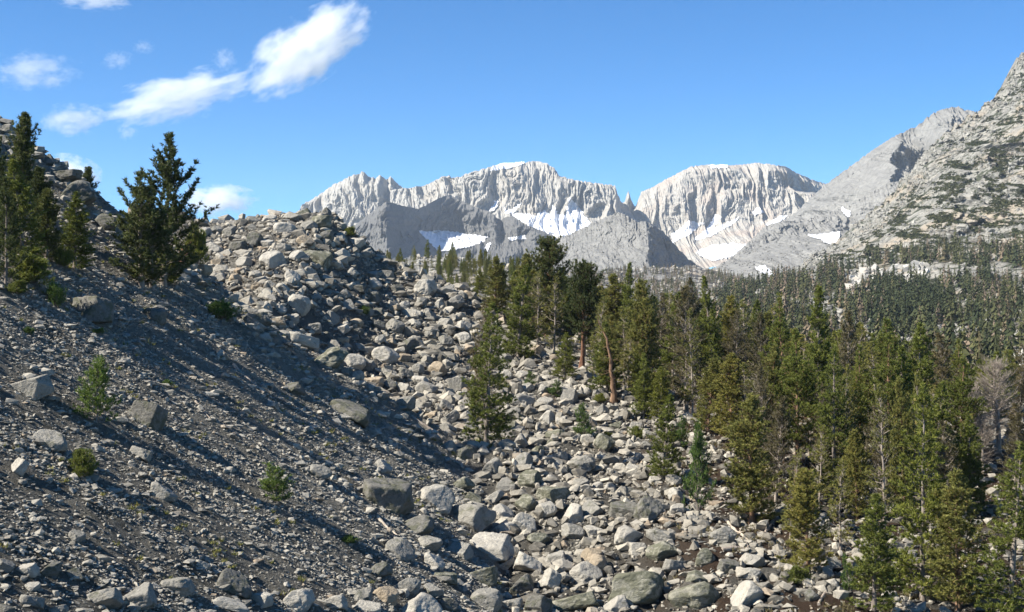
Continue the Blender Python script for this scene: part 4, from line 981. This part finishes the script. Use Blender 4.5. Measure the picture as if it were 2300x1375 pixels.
# named ones, from the photo
for a in [
 (1061, 1165, 108, 72, 'grey', 'blocky', 'large flat-topped boulder in the middle of the boulder levee'),
 (866, 1115, 118, 88, 'dark grey', 'slab', 'long dark curved slab half buried in the gravel slope'),
 (857, 1048, 46, 40, 'pale', 'rounded', 'pale rounded boulder resting on the slope above the long dark slab'),
 (1047, 1022, 48, 38, 'dark grey', 'blocky', 'dark brown-grey block beside the foot of the lone broad pine'),
 (1010, 1002, 36, 34, 'pale', 'pointed', 'pale pointed rock next to the dark block by the lone pine'),
 (1086, 1012, 32, 28, 'pale', 'pointed', 'small white peaked rock at the trunk of the lone broad pine'),
 (1103, 1052, 46, 48, 'grey', 'wedge', 'upright grey wedge below the lone broad pine'),
 (1194, 1080, 58, 46, 'lichen-stained', 'blocky', 'yellow-green lichen block at the upper end of the boulder levee'),
 (1242, 1114, 78, 48, 'lichen-stained', 'rounded', 'wide greenish lichen boulder below the yellow-green block'),
 (1307, 1046, 58, 42, 'grey', 'blocky', 'speckled grey block on the open rubble below the pointed young pine'),
 (1177, 1038, 44, 40, 'grey', 'blocky', 'grey block just above the yellow-green lichen block'),
 (1284, 1160, 56, 46, 'pale', 'wedge', 'pale leaning wedge beside the large flat-topped boulder'),
 (1227, 1146, 46, 38, 'pale', 'blocky', 'pale block under the wide greenish lichen boulder'),
 (1414, 1110, 42, 28, 'dark grey', 'rounded', 'dark oval boulder lying on pale rubble near the edge pine'),
 (1402, 1150, 72, 40, 'dark grey', 'slab', 'dark shaded slab next to the tall dark-faced block'),
 (1458, 1150, 64, 66, 'dark grey', 'blocky', 'tall dark-faced block at the edge of the levee'),
 (1418, 1202, 84, 52, 'pale', 'wedge', 'pale sloping boulder below the tall dark-faced block'),
 (1238, 1308, 46, 58, 'pale', 'rounded', 'upright egg-shaped pale boulder near the bottom of the picture'),
 (1314, 1294, 78, 58, 'pale', 'blocky', 'bright many-faced boulder beside the egg-shaped one'),
 (1330, 1250, 48, 40, 'tan', 'blocky', 'cream block above the bright many-faced boulder'),
 (1352, 1274, 66, 52, 'tan', 'wedge', 'cream wedge leaning behind the bright many-faced boulder'),
 (1189, 1270, 68, 48, 'pale', 'slab', 'flat pale slab left of the egg-shaped boulder'),
 (1093, 1352, 74, 54, 'grey', 'blocky', 'squared grey block at the bottom frame edge'),
 (1424, 1328, 138, 84, 'lichen-stained', 'blocky', 'huge lichen-mottled boulder at the bottom frame edge'),
 (1392, 1362, 74, 50, 'pale', 'pointed', 'pale pyramid rock in front of the huge lichen-mottled boulder'),
 (1292, 1358, 112, 44, 'lichen-stained', 'slab', 'low dark-spotted slab beside the pale pyramid rock'),
 (866, 1338, 60, 52, 'tan', 'blocky', 'pinkish tan boulder low on the gravel slope'),
 (812, 1338, 58, 42, 'grey', 'rounded', 'grey boulder touching the pinkish tan one'),
 (914, 1316, 58, 44, 'grey', 'wedge', 'grey wedge uphill of the pinkish tan boulder'),
 (826, 1366, 58, 34, 'pale', 'slab', 'pale slab cut by the frame under the pinkish tan boulder'),
 (784, 922, 104, 62, 'dark grey', 'slab', 'big flat slab embedded near the crest of the gravel slope'),
 (63, 870, 94, 60, 'grey', 'slab', 'wide grey boulder on the upper slope at the frame edge'),
 (324, 930, 82, 74, 'dark grey', 'slab', 'smooth bluish slab beside the leafy young pine'),
 (42, 1052, 40, 56, 'pale', 'rounded', 'upright pale boulder at the frame edge on the gravel slope'),
 (108, 994, 78, 58, 'grey', 'slab', 'leaning grey slab above the round dark pine bush'),
 (169, 1204, 40, 38, 'grey', 'rounded', 'rounded grey stone below the round dark pine bush'),
 (364, 1108, 62, 46, 'grey', 'wedge', 'grey wedge boulder in the middle of the lower gravel slope'),
 (453, 1272, 40, 22, 'pale', 'slab', 'small flat-topped pale stone lying alone on smooth gravel'),
 (306, 1340, 78, 60, 'grey', 'wedge', 'broad wedge boulder in the band at the foot of the slope'),
 (230, 1352, 88, 44, 'grey', 'slab', 'low wide boulder at the foot of the slope by the frame edge'),
 (398, 1320, 78, 54, 'grey', 'rounded', 'big rounded boulder in the band at the foot of the slope'),
 (664, 1350, 78, 56, 'pale', 'wedge', 'pale jagged boulder at the bottom edge under the gravel'),
 (517, 1363, 84, 36, 'pale', 'slab', 'long pale boulder cut off by the bottom frame edge'),
 (200, 698, 96, 72, 'dark grey', 'slab', 'large shaded slab high on the moraine slope'),
 (345, 708, 64, 46, 'dark grey', 'blocky', 'shaded block below the big open-crowned pine'),
 (664, 876, 48, 36, 'dark grey', 'rounded', 'dark boulder halfway up the shaded slope'),
 (316, 1020, 54, 34, 'grey', 'slab', 'oblong grey stone below the smooth bluish slab'),
 (712, 1060, 62, 40, 'grey', 'blocky', 'grey block on the slope right of the ragged sapling'),
 (575, 722, 62, 40, 'dark grey', 'slab', 'dark slab on the crest beside the yellow-green shrub'),
 (680, 768, 76, 38, 'pale', 'slab', 'flat bright boulder just beyond the shaded crest'),
 (742, 806, 86, 50, 'lichen-stained', 'rounded', 'large green-tinged boulder at the foot of the lit talus'),
 (790, 815, 60, 44, 'pale', 'blocky', 'pale cube-like boulder beside the large green-tinged one'),
 (866, 800, 62, 44, 'pale', 'blocky', 'broad pale boulder low on the lit talus face'),
 (906, 906, 54, 36, 'grey', 'wedge', 'grey wedge at the junction of slope and talus'),
 (958, 878, 50, 34, 'grey', 'blocky', 'squared grey boulder low on the talus near the lone pine'),
 (712, 578, 66, 44, 'lichen-stained', 'wedge', 'heavy forked boulder on the shaded shoulder of the mound'),
 (611, 588, 58, 50, 'pale', 'blocky', 'tallest pale block on the face of the talus mound'),
 (650, 622, 42, 36, 'pale', 'pointed', 'pale peaked boulder below the tallest block on the mound'),
 (691, 511, 44, 26, 'grey', 'slab', 'grey slab lying just under the crest of the mound'),
 (731, 476, 26, 22, 'dark grey', 'pointed', 'dark pointed rock on the summit of the talus mound'),
 (720, 500, 58, 34, 'lichen-stained', 'blocky', 'broad lichen boulder under the summit rock of the mound'),
 (656, 488, 44, 26, 'grey', 'rounded', 'rounded grey boulder on the skyline of the mound'),
 (682, 484, 34, 22, 'lichen-stained', 'slab', 'flat greenish boulder on the skyline near the summit rock'),
 (604, 492, 34, 20, 'pale', 'blocky', 'pale block on the middle of the mound skyline'),
 (527, 488, 28, 20, 'grey', 'rounded', 'round stone sitting alone on the mound skyline'),
 (572, 494, 36, 20, 'grey', 'wedge', 'grey wedge on the mound skyline beside the round stone'),
 (490, 500, 34, 20, 'pale', 'slab', 'pale slab at the low end of the mound skyline'),
 (953, 648, 50, 46, 'pale', 'wedge', 'prominent tilted boulder on the far shoulder of the mound'),
 (1000, 622, 26, 20, 'lichen-stained', 'blocky', 'greenish block at the end of the mound shoulder'),
 (101, 333, 24, 18, 'dark grey', 'blocky', 'small block perched on the rocky skyline of the slope'),
 (108, 358, 32, 34, 'dark grey', 'pointed', 'triangular block below the perched skyline block'),
 (80, 318, 30, 26, 'grey', 'blocky', 'upper grey block on the rocky skyline behind the spire pine'),
 (138, 396, 84, 40, 'dark grey', 'slab', 'long shadowed skyline slab sloping towards the lone pine'),
 (168, 432, 76, 60, 'dark grey', 'wedge', 'smooth sloping skyline slab in front of the lone pine'),
 (232, 500, 54, 44, 'dark grey', 'blocky', 'shaded skyline block between lone pine and big pine'),
 (12, 292, 40, 34, 'grey', 'rounded', 'grey boulder at the top of the slope against the sky'),
 (1625, 1206, 62, 44, 'grey', 'blocky', 'cracked grey block beside the fallen logs'),
 (1690, 1262, 54, 38, 'pale', 'rounded', 'white rounded boulder below the brown fallen log'),
 (1684, 1288, 50, 36, 'pale', 'wedge', 'white wedge leaning on the white rounded boulder'),
 (1570, 1302, 66, 44, 'lichen-stained', 'wedge', 'yellowish lichen wedge at the bottom of the boulder field'),
 (1672, 1346, 92, 62, 'pale', 'wedge', 'large smooth white boulder near the bottom corner of the rubble'),
 (1562, 1342, 112, 72, 'lichen-stained', 'rounded', 'very large grey-green boulder at the bottom beside the white one'),
 (1490, 1240, 76, 40, 'lichen-stained', 'rounded', 'dark green-black boulder in the shade of the levee'),
 (1430, 1235, 48, 40, 'pale', 'rounded', 'pale round boulder in front of the dark green-black one'),
 (1872, 1320, 44, 36, 'pale', 'rounded', 'pale boulder in front of the dark layered pine'),
 (1860, 1285, 36, 28, 'pale', 'pointed', 'white peaked rock on red-brown soil in a clearing'),
 (1825, 1340, 38, 30, 'dark grey', 'rounded', 'dark round boulder beside the pale one in the clearing'),
 (2000, 1345, 40, 34, 'pale', 'blocky', 'white block at the base of the tallest front-row pine'),
 (2060, 1372, 54, 30, 'pale', 'slab', 'white slab at the bottom edge under the tallest front-row pine'),
 (2225, 1355, 50, 28, 'pale', 'slab', 'bright flat rock beside the corner pine trunk'),
 (1945, 1040, 28, 22, 'pale', 'blocky', 'white block at the foot of the straight orange trunk'),
 (1408, 888, 22, 30, 'pale', 'pointed', 'upright white rock beside the old orange pine'),
 (1348, 884, 34, 30, 'grey', 'blocky', 'grey block left of the old orange pine base'),
 (1392, 934, 28, 18, 'pale', 'wedge', 'white wedge on bare soil below the old orange pine'),
 (1416, 1000, 28, 30, 'pale', 'pointed', 'white pointed rock alone on open rubble near the forest'),
 (1292, 985, 30, 26, 'pale', 'wedge', 'white rock at the side of the pointed young pine'),
 (2050, 835, 0, 0, None, None, None)]:
    if a[4]: B(*a[:5], a[5], a[6])
NB = len(BL)

# the rest of the large ones: drawn over the boulder fields, largest kept
def zone_of(px, py, d):
    if d > 118 and px < 1060:
        if py < 545: return 'crest of the talus mound'
        if px > 740 and py < 680: return 'shaded shoulder of the talus mound'
        return 'lit face of the talus mound' if py < 740 else 'lower talus below the mound'
    if px < 1000 and d < 118:
        if py > 1270: return 'band at the foot of the gravel slope'
        if py < 700: return 'shaded upper slope'
        if px > 700 and py > 980: return 'toe of the gravel slope'
        return 'open gravel slope'
    if py > 1120 and px < 1600: return 'boulder levee'
    if px > 1600: return 'forest floor clearing'
    return 'rubble between lone pine and forest' if py > 880 else 'rubble at the head of the talus'

zones_poly = [  # polygon in the photo, number, width range, tones
 ([(430, 510), (740, 490), (880, 580), (1060, 660), (1050, 760), (1000, 800), (900, 900), (640, 760), (440, 600)], 98, (28, 56), ['pale', 'pale', 'grey', 'grey', 'pale', 'dark grey', 'tan']),
 ([(640, 770), (900, 800), (1050, 850), (1060, 1000), (950, 930), (800, 860)], 24, (32, 60), ['pale', 'grey', 'pale', 'tan']),
 ([(1120, 800), (1300, 860), (1460, 960), (1500, 1100), (1650, 1180), (1400, 1180), (1160, 1060), (1130, 960)], 46, (28, 56), ['pale', 'pale', 'grey', 'pale', 'grey', 'lichen-stained']),
 ([(960, 1080), (1150, 1060), (1500, 1190), (1720, 1320), (1700, 1375), (720, 1375), (860, 1280)], 74, (48, 108), ['grey', 'pale', 'grey', 'dark grey', 'pale', 'lichen-stained', 'pale']),
 ([(0, 1270), (300, 1300), (700, 1320), (700, 1375), (0, 1375)], 20, (40, 88), ['grey', 'dark grey', 'pale']),
 ([(60, 640), (420, 680), (800, 900), (1000, 1080), (800, 1230), (300, 1180), (40, 1150), (20, 800)], 20, (24, 44), ['grey', 'dark grey', 'grey']),
 ([(1600, 1200), (1900, 1250), (1930, 1370), (1700, 1370)], 16, (34, 60), ['pale', 'grey', 'pale']),
]
for poly, n, (w0, w1), tns in zones_poly:
    xs = [p[0] for p in poly]; ys = [p[1] for p in poly]; got = 0; tries = 0
    while got < n and tries < 6000 and len(BL) < 300:
        tries += 1
        px = brng.uniform(min(xs), max(xs)); py = brng.uniform(min(ys), max(ys))
        if not inside(np.array([px]), np.array([py]), poly)[0]: continue
        w = w0 + (w1 - w0) * brng.random() ** 1.9; h = w * brng.uniform(0.55, 0.95)
        if any(abs(px - q[1]) < 0.42 * (w + q[3]) and abs(py - q[2]) < 0.42 * (h + q[4]) for q in BL): continue
        B(px, py, w, h, brng.choice(tns)); got += 1

# labels: tone + size + shape + field; look-alikes are told apart by what stands beside them
GRP = 'large granite boulders of the talus and moraine'
MARK = [(q[1], q[2], q[7]) for q in BL if q[7]]
seen = {}
def short(lab):
    for cut in (' in ', ' half ', ' resting ', ' beside ', ' next ', ' at ', ' below ', ' just ', ' under ', ' lying ', ' low ', ' near ', ' on ', ' above ', ' behind ', ' left ', ' touching ', ' uphill ', ' cut ', ' embedded ', ' high ', ' halfway ', ' right ', ' sitting ', ' sloping ', ' leaning on', ' perched ', ' alone', ' with ', ' casting ', ' standing ', ' growing ', ' between ', ' tucked ', ' among ', ' grown ', ', '):
        lab = lab.split(cut)[0]
    return lab
marks = [(x, y, short(l)) for x, y, l in MARK]
for (l, px, top, d, w) in NAMED:
    marks.append((px, top + 60, short(l)))
for q in BL:
    o, px, py, w, h, tone, shape, lab, d = q
    if not lab:
        size = 'big' if w > 48 else ('mid-sized' if w > 36 else 'smaller')
        z = zone_of(px, py, d)
        base = f'{size} {tone} {shape} boulder'
        cand = sorted(marks[:len(MARK)], key=lambda m_: math.hypot(m_[0] - px, m_[1] - py))
        for m_ in [k_ for k_ in cand if len(k_[2].split()) > 2][:24]:
            dx, dy = px - m_[0], py - m_[1]
            rel = ('above' if dy < 0 else 'below') if abs(dy) > abs(dx) * 0.8 else ('left of' if dx < 0 else 'right of')
            lab = f'{base} {rel} the {m_[2]}'
            if lab not in seen and len(lab.split()) <= 16: break
    seen[lab] = 1; q[7] = lab
    tag(o, lab, 'boulder', GRP)

# ---- everything smaller: talus rubble and scree, one object each
def shard(seed, n, flat_=1.0):
    """an angular stone: the hull of a few points"""
    rng = np.random.default_rng(seed)
    p = rng.uniform(-1, 1, (n, 3)); p /= (np.abs(p) ** 3.2).sum(1, keepdims=True) ** (1 / 3.2); p *= rng.uniform(0.72, 1, (n, 1)); p[:, 2] *= flat_
    bm = bmesh.new()
    for q in p: bm.verts.new(q)
    r = bmesh.ops.convex_hull(bm, input=bm.verts)
    bmesh.ops.delete(bm, geom=[v for v in bm.verts if not v.link_faces], context='VERTS')
    bmesh.ops.triangulate(bm, faces=bm.faces); bm.verts.index_update()
    V = np.array([v.co[:] for v in bm.verts]); Fc = np.array([[v.index for v in f.verts] for f in bm.faces]); bm.free(); return V, Fc
LOW = [shard(3000 + s, 9 + s % 5, (1.0, 0.7, 0.5)[s % 3]) for s in range(30)]
MID = [shard(4000 + s, 11 + s % 8, (1.0, 0.8, 0.6)[s % 3]) for s in range(40)]
rng = np.random.default_rng(71)

def visible(pos, pad=420):
    px = 1150 + pos[:, 0] / pos[:, 1] * F; py = 687.5 - pos[:, 2] / pos[:, 1] * F
    return (px > -pad) & (px < 2300 + pad) & (py < 1375 + pad)

def scatter(n, xr, yr, keep, smin_, smax_, power):
    x = rng.uniform(*xr, n); y = rng.uniform(*yr, n)
    k = keep(x, y) > rng.random(n); x = x[k]; y = y[k]
    z = ground_h(x, y); pos = np.stack([x, y, z], -1); v = visible(pos); pos = pos[v]
    u = rng.random(len(pos)); s = (smin_ ** -power + u * (smax_ ** -power - smin_ ** -power)) ** (-1 / power)
    return pos, s

def sl_of(x, y): return base_h(x, y)[1]
def talus_keep(x, y):
    sl = sl_of(x, y)
    open_ = 1 - 0.60 * sstep(10, 20, x - 0.05 * (y - 80)) * (fbm2(x * 0.12, y * 0.12, 2, 31) < 0.05)
    return (1 - sl) * open_ * (y < 186)

def rubble(name, protos, pos, s, mat, lab, flat_, sink, warm_p, smooth=False):
    asp = np.stack([rng.uniform(0.6, 1.5, len(s)), rng.uniform(0.6, 1.3, len(s)), rng.uniform(*flat_, len(s))], -1) * (s * 0.5)[:, None]
    p = pos.copy(); p[:, 2] += asp[:, 2] * sink
    V, Fc, I = replicate(protos, p, asp, rng, tilt=True)
    tone = np.clip(rng.beta(1.7, 1.3, len(s)), 0, 1); warm = np.where(rng.random(len(s)) < warm_p, rng.uniform(0.3, 0.9, len(s)), 0)
    o = link(name, mesh(name, V, Fc, mat, smooth, {'tone': tone[I], 'warm': warm[I]}))
    tag(o, lab, 'rocks', kind='stuff')

p1, s1 = scatter(108000, (-52, 62), (66, 186), talus_keep, 0.15, 0.8, 1.6)
rubble('rubble', LOW, p1, s1, M['rubble'], 'small broken granite rubble filling the gaps between the talus boulders', (0.5, 0.95), 0.35, 0.07)
p2, s2 = scatter(12600, (-52, 62), (66, 186), talus_keep, 0.6, 2.6, 2.1)
s2 = np.minimum(s2, 40 / F * p2[:, 1] * rng.uniform(0.7, 1.1, len(s2)))
rubble('talus_rubble', MID, p2, s2, M['rubble'], 'mid-sized granite blocks of the talus, packed too thick to count', (0.55, 0.95), 0.45, 0.05)
p3, s3 = scatter(430000, (-50, 6), (40, 116), lambda x, y: sl_of(x, y) * (0.35 + 0.65 * sstep(-0.3, 0.4, fbm2(x * 0.06, y * 0.25, 3, 51))), 0.075, 0.42, 2.0)
rubble('scree', LOW, p3, s3, M['scree'], 'loose grey scree stones scattered over the gravel slope', (0.35, 0.75), 0.25, 0.06)
p4, s4 = scatter(6500, (-50, 6), (40, 116), lambda x, y: sl_of(x, y) * (0.20 + 0.5 * sstep(-0.2, 0.4, fbm2(x * 0.05, y * 0.15, 3, 53)) + 0.5 * sstep(88, 106, y)), 0.4, 1.0, 2.0)
s4 = s4 * (1 + 0.9 * sstep(92, 108, p4[:, 1]))
s4 = np.minimum(s4, 34 / F * p4[:, 1] * rng.uniform(0.7, 1.1, len(s4)))
rubble('scree_rubble', MID, p4, s4, M['scree'], 'embedded grey stones of the gravel slope larger than the scree', (0.4, 0.75), 0.2, 0.05)

def outcrops(lay, n, dens, smin_, smax_, mat, lab):
    pos, a, b_ = pick(lay, n, rng, dens)
    s = (smin_ ** -1.6 + rng.random(n) * (smax_ ** -1.6 - smin_ ** -1.6)) ** (-1 / 1.6)
    asp = np.stack([rng.uniform(.7, 1.2, n), rng.uniform(.7, 1.2, n), rng.uniform(.5, 1.3, n)], -1) * (s * 0.5)[:, None]
    V, Fc, I = replicate(LOW, pos, asp, rng, tilt=True)
    tone = np.clip(rng.beta(2.6, 1.6, n), 0, 1); warm = np.where(rng.random(n) < 0.12, 0.5, 0)
    o = link('outcrop_rocks', mesh('outcrop_rocks', V, Fc, mat, False, {'tone': tone[I], 'warm': warm[I]})); tag(o, lab, 'rocks', kind='stuff')
def cresty(px, py):
    crest = np.interp(px, [1500, 1690, 1850, 1950, 2040, 2100, 2200, 2300], [690, 642, 560, 482, 388, 318, 240, 113])
    return crest
outcrops('hill_slope', 15000, lambda px, py: (1 - np.clip(fdens(px, py) * 1.3, 0, 0.96)) * sstep(-0.15, 0.35, fbm2(px * 0.02 + py * 0.01, py * 0.035 - px * 0.01, 4, 66)) * (py < 760), 1.6, 8.0, M['slope_rubble'], 'broken pale granite outcrops covering the shrubby hillside')
outcrops('hill_slope', 700, lambda px, py: inside(px, py, [(1850, 655), (1900, 625), (1990, 600), (2045, 600), (2040, 640), (1990, 650), (1940, 645), (1870, 668)]) * 1.0, 4.0, 14.0, M['pale_cliff'], 'pale bare cliff band above the valley forest')
outcrops('hill_slope', 260, lambda px, py: inside(px, py, [(2175, 800), (2230, 785), (2310, 800), (2310, 835), (2200, 835)]) * 1.0, 1.5, 7.0, M['pale_cliff'], 'pale rounded rock bench at the valley edge')
outcrops('mountain_hill', 5000, lambda px, py: 0.2 + sstep(0, .4, fbm2(px * 0.03, py * 0.05, 3, 67)), 1.6, 6.0, M['dark_scree'], 'grey blocks strewn over the middle hill')
outcrops('mountain_bench', 4500, lambda px, py: 0.2 + sstep(0, .4, fbm2(px * 0.03, py * 0.06, 3, 68)), 1.6, 7.0, M['dark_scree'], 'grey blocks strewn over the bench below the peaks')
outcrops('hill_low', 2500, lambda px, py: 0.1 + sstep(0, .4, fbm2(px * 0.03, py * 0.06, 3, 69)), 2.0, 9.0, M['rubble'], 'pale ledges and blocks on the low hill')
outcrops('hill_knoll', 1500, lambda px, py: 0.1 + sstep(0, .4, fbm2(px * 0.03, py * 0.06, 3, 70)), 0.8, 4.0, M['rubble'], 'pale blocks between the pines of the knoll')

# ---- grass and small plants on the gravel
gp, gs = scatter(2600, (-50, 0), (42, 112), lambda x, y: sl_of(x, y) * sstep(0.0, 0.35, fbm2(x * 0.07, y * 0.3, 3, 61)), 0.12, 0.35, 1.2)
O = np.repeat(gp, 5, 0) + np.column_stack([rng.normal(0, .10, (len(gp) * 5, 2)), np.zeros(len(gp) * 5)])
Dg = np.column_stack([rng.normal(0, .35, (len(O), 2)), np.ones(len(O))])
Vl, Fl, tone = blades(rng, O, Dg, 0.06, 0.2, 0.035, 5)
o = link('grass', mesh('grass', Vl, Fl, M['needle_olive'], False, {'tone': tone})); tag(o, 'sparse dry olive grass tufts on the gravel slope', 'grass', kind='stuff')

up, us = scatter(5200, (4, 40), (70, 160), lambda x, y: sstep(6, 14, x - 0.06 * (y - 80)) * sstep(-0.1, 0.3, fbm2(x * 0.2, y * 0.2, 3, 63)), 0.12, 0.35, 1.2)
O = np.repeat(up, 6, 0) + np.column_stack([rng.normal(0, .22, (len(up) * 6, 2)), rng.uniform(0, 0.12, len(up) * 6)])
Vl, Fl, tone = blades(rng, O, np.column_stack([rng.normal(0, .6, (len(O), 2)), np.ones(len(O))]), 0.10, 0.24, 0.05, 5)
o = link('undergrowth', mesh('undergrowth', Vl, Fl, M['needle_brown'], False, {'tone': tone})); tag(o, 'low dry undergrowth on the forest floor between the rocks', 'undergrowth', kind='stuff')

# ------------------------------------------------------------------ dead wood
def log(px0, py0, px1, py1, wpx, mat, label, stubs=2, name='fallen_log', cat='log', lift=0.25):
    d0 = hit(px0, py0); d1 = hit(px1, py1)
    if abs(d1 - d0) > 8: d1 = d0 + math.copysign(4, d1 - d0)
    a = at(px0, py0, d0); b_ = at(px1, py1, d1); r = wpx * 0.5 * d0 / F
    n = 9; f = np.linspace(0, 1, n)[:, None]; P = np.array(a) * (1 - f) + np.array(b_) * f
    lr = np.random.default_rng(int(px0)); L = (b_ - a).length
    P = P + np.cumsum(lr.normal(0, 0.018 * L, (n, 3)), 0) * 0.5
    g = ground_h(P[:, 0], P[:, 1]); P[:, 2] = np.maximum(P[:, 2], g + r * lift)
    A = Acc(); V, Q = tube(P, r * np.linspace(1.1, 0.55, n) * lr.uniform(0.9, 1.1, n), 9); A.add(V, Q)
    A.add(np.vstack([V[:9], P[:1]]), np.array([[i, (i + 1) % 9, 9, 9] for i in range(9)]))
    A.add(np.vstack([V[-9:], P[-1:]]), np.array([[(i + 1) % 9, i, 9, 9] for i in range(9)]))
    for k in range(stubs):
        i = lr.integers(2, n - 2); dd = lr.normal(size=3); dd[2] = abs(dd[2]) + 0.4; dd /= np.linalg.norm(dd)
        l = lr.uniform(2, 6) * r; Bp = P[i] + dd * np.linspace(0, l, 4)[:, None]; V, Q = tube(Bp, np.linspace(r * .35, r * .08, 4), 5); A.add(V, Q)
    V, Fc = A.get()
    tri = np.vstack([Fc[:, [0, 1, 2]], Fc[:, [0, 2, 3]]]); tri = tri[(tri[:, 0] != tri[:, 1]) & (tri[:, 1] != tri[:, 2]) & (tri[:, 0] != tri[:, 2])]
    o = link(name, mesh(name, V, tri, M[mat], True)); tag(o, label, cat, 'dead wood lying on the ground'); return o
log(1632, 1172, 1695, 1224, 9, 'pale_wood', 'long pale fallen log slanting beside the cracked grey block')
log(1652, 1200, 1676, 1222, 8, 'pale_wood', 'short pale log lying under the long slanting log', 1)
log(1622, 1242, 1724, 1250, 11, 'dead_wood', 'brown fallen log lying level among white boulders')
log(848, 1166, 893, 1206, 9, 'pale_wood', 'bleached log lying on gravel below the long dark slab', 1)
log(524, 822, 588, 884, 9, 'dead_wood', 'dark rotting log across the shaded upper slope', 3)
log(602, 900, 634, 932, 7, 'pale_wood', 'bleached branch with a fork on the shaded slope', 3)
log(925, 938, 992, 985, 7, 'dead_wood', 'grey trunk lying at the junction of slope and talus', 2)
log(1600, 1110, 1640, 1138, 4, 'dead_wood', 'thin dead pole on the soil beside the slim young pine', 1)
log(440, 905, 470, 940, 5, 'dead_wood', 'short grey stick on the middle of the gravel slope', 1)
log(1838, 1362, 1880, 1330, 8, 'dead_wood', 'dark weathered wood beside pale boulders in the clearing', 3)
log(1712, 1215, 1735, 1170, 9, 'dead_wood', 'dark upturned root beside the pile of logs', 5, 'root_snag', 'root')
log(1030, 1008, 1022, 985, 6, 'bark_orange', 'broken orange stub of wood between rocks by the lone pine', 2, 'broken_stub', 'stump')
log(402, 612, 412, 560, 16, 'bark_red', 'weathered reddish stump on the crest beside the big pine pair', 3, 'tree_stump', 'stump')

# ------------------------------------------------------------------ clouds, beyond the haze
def cloud_mat(seed, dens, thr, sc=2.2):
    m = bpy.data.materials.new('cloud_vapour'); m.use_nodes = True; t = m.node_tree; t.nodes.clear()
    o = t.nodes.new('ShaderNodeOutputMaterial'); v = N(t, 'ShaderNodeVolumePrincipled', Anisotropy=0.0)
    v.inputs['Color'].default_value = (1, 1, 1, 1)
    co = coord(t)
    ln = N(t, 'ShaderNodeVectorMath', _operation='LENGTH'); t.links.new(co, ln.inputs[0])
    fall = math_n(t, 'SUBTRACT', 1.0, math_n(t, 'POWER', ln.outputs['Value'], 1.6))
    geo = N(t, 'ShaderNodeNewGeometry')
    mp = N(t, 'ShaderNodeMapping'); mp.inputs['Scale'].default_value = (sc, sc, sc * 0.8); mp.inputs['Location'].default_value = (seed * 5.3, seed * 2.1, seed)
    t.links.new(co, mp.inputs[0])
    n = N(t, 'ShaderNodeTexNoise', Scale=1.0, Detail=8, Roughness=0.66); t.links.new(mp.outputs[0], n.inputs['Vector'])
    x = math_n(t, 'ADD', math_n(t, 'MULTIPLY', fall, 0.85), math_n(t, 'MULTIPLY', math_n(t, 'SUBTRACT', n.outputs[0], 0.5), 3.3))
    x = math_n(t, 'MAXIMUM', math_n(t, 'SUBTRACT', x, thr + 0.05), 0.0)
    x = math_n(t, 'MULTIPLY', math_n(t, 'MINIMUM', x, 0.5), dens * 0.55)
    t.links.new(x, v.inputs['Density']); t.links.new(v.outputs[0], o.inputs['Volume'])
    return m
cv, cf = ico(3)
def cloud(px, py, a, b_, rot, dens, thr, label, sc=2.3, d=9000):
    c = at(px, py, d); me = mesh('cloud', cv, cf, cloud_mat(px * 0.01, dens, thr, sc), True)
    k = d / F
    o = link('cloud', me, None, c, (0, -R(rot), 0), (a * k, (a + b_) * 0.4 * k, b_ * 0.9 * k)); tag(o, label, 'cloud', 'clouds in the blue sky'); return o
cloud(688, 112, 185, 88, 33, 0.030, 0.22, 'largest bright slanting cloud high in the sky')
cloud(395, 220, 200, 66, 14, 0.026, 0.30, 'long ragged cloud between the largest cloud and the skyline pines')
cloud(165, 268, 84, 46, 4, 0.026, 0.28, 'puffy tail cloud above the small skyline pine')
cloud(492, 450, 96, 44, 0, 0.045, 0.16, 'small flat cloud low beside the big open-crowned pine')
cloud(75, 160, 120, 58, 0, 0.014, 0.36, 'thin wispy cloud near the frame edge above the spire pine', 3.0)
cloud(215, 0, 95, 30, 0, 0.022, 0.25, 'cloud cut off by the top of the frame')
cloud(158, 388, 76, 50, -10, 0.040, 0.16, 'pale cloud peeping out behind the rocky skyline')
cloud(262, 135, 42, 28, 10, 0.012, 0.28, 'faint wisp above the long ragged cloud', 3.0)
cloud(322, 106, 30, 22, 0, 0.012, 0.28, 'tiny faint wisp between the thin cloud and the largest cloud', 3.0)
cloud(505, 132, 32, 34, 40, 0.014, 0.28, 'little wisp beside the lower end of the largest cloud', 3.0)
cloud(286, 298, 28, 22, 0, 0.018, 0.25, 'tiny puff hanging under the long ragged cloud')

# ------------------------------------------------------------------ the air
m = bpy.data.materials.new('mountain_air'); m.use_nodes = True; t = m.node_tree; t.nodes.clear()
o_ = t.nodes.new('ShaderNodeOutputMaterial'); v = N(t, 'ShaderNodeVolumePrincipled', Density=3.8e-5, Anisotropy=0.0)
v.inputs['Color'].default_value = (0.72, 0.84, 1.0, 1)
t.links.new(v.outputs[0], o_.inputs['Volume'])
x0, x1, y0, y1, z0, z1 = -3900, 3900, -500, 7500, -43.0, 640.0
Vb = [(x, y, z) for z in (z0, z1) for y in (y0, y1) for x in (x0, x1)]
Fb = [(0, 2, 3, 1), (4, 5, 7, 6), (0, 1, 5, 4), (2, 6, 7, 3), (0, 4, 6, 2), (1, 3, 7, 5)]
tag(link('haze', mesh('haze', Vb, Fb, m)), 'thin blue mountain air between camera and peaks', 'haze', kind='stuff')

print('BOULDERS', len(BL), 'TREES', len(TREES))
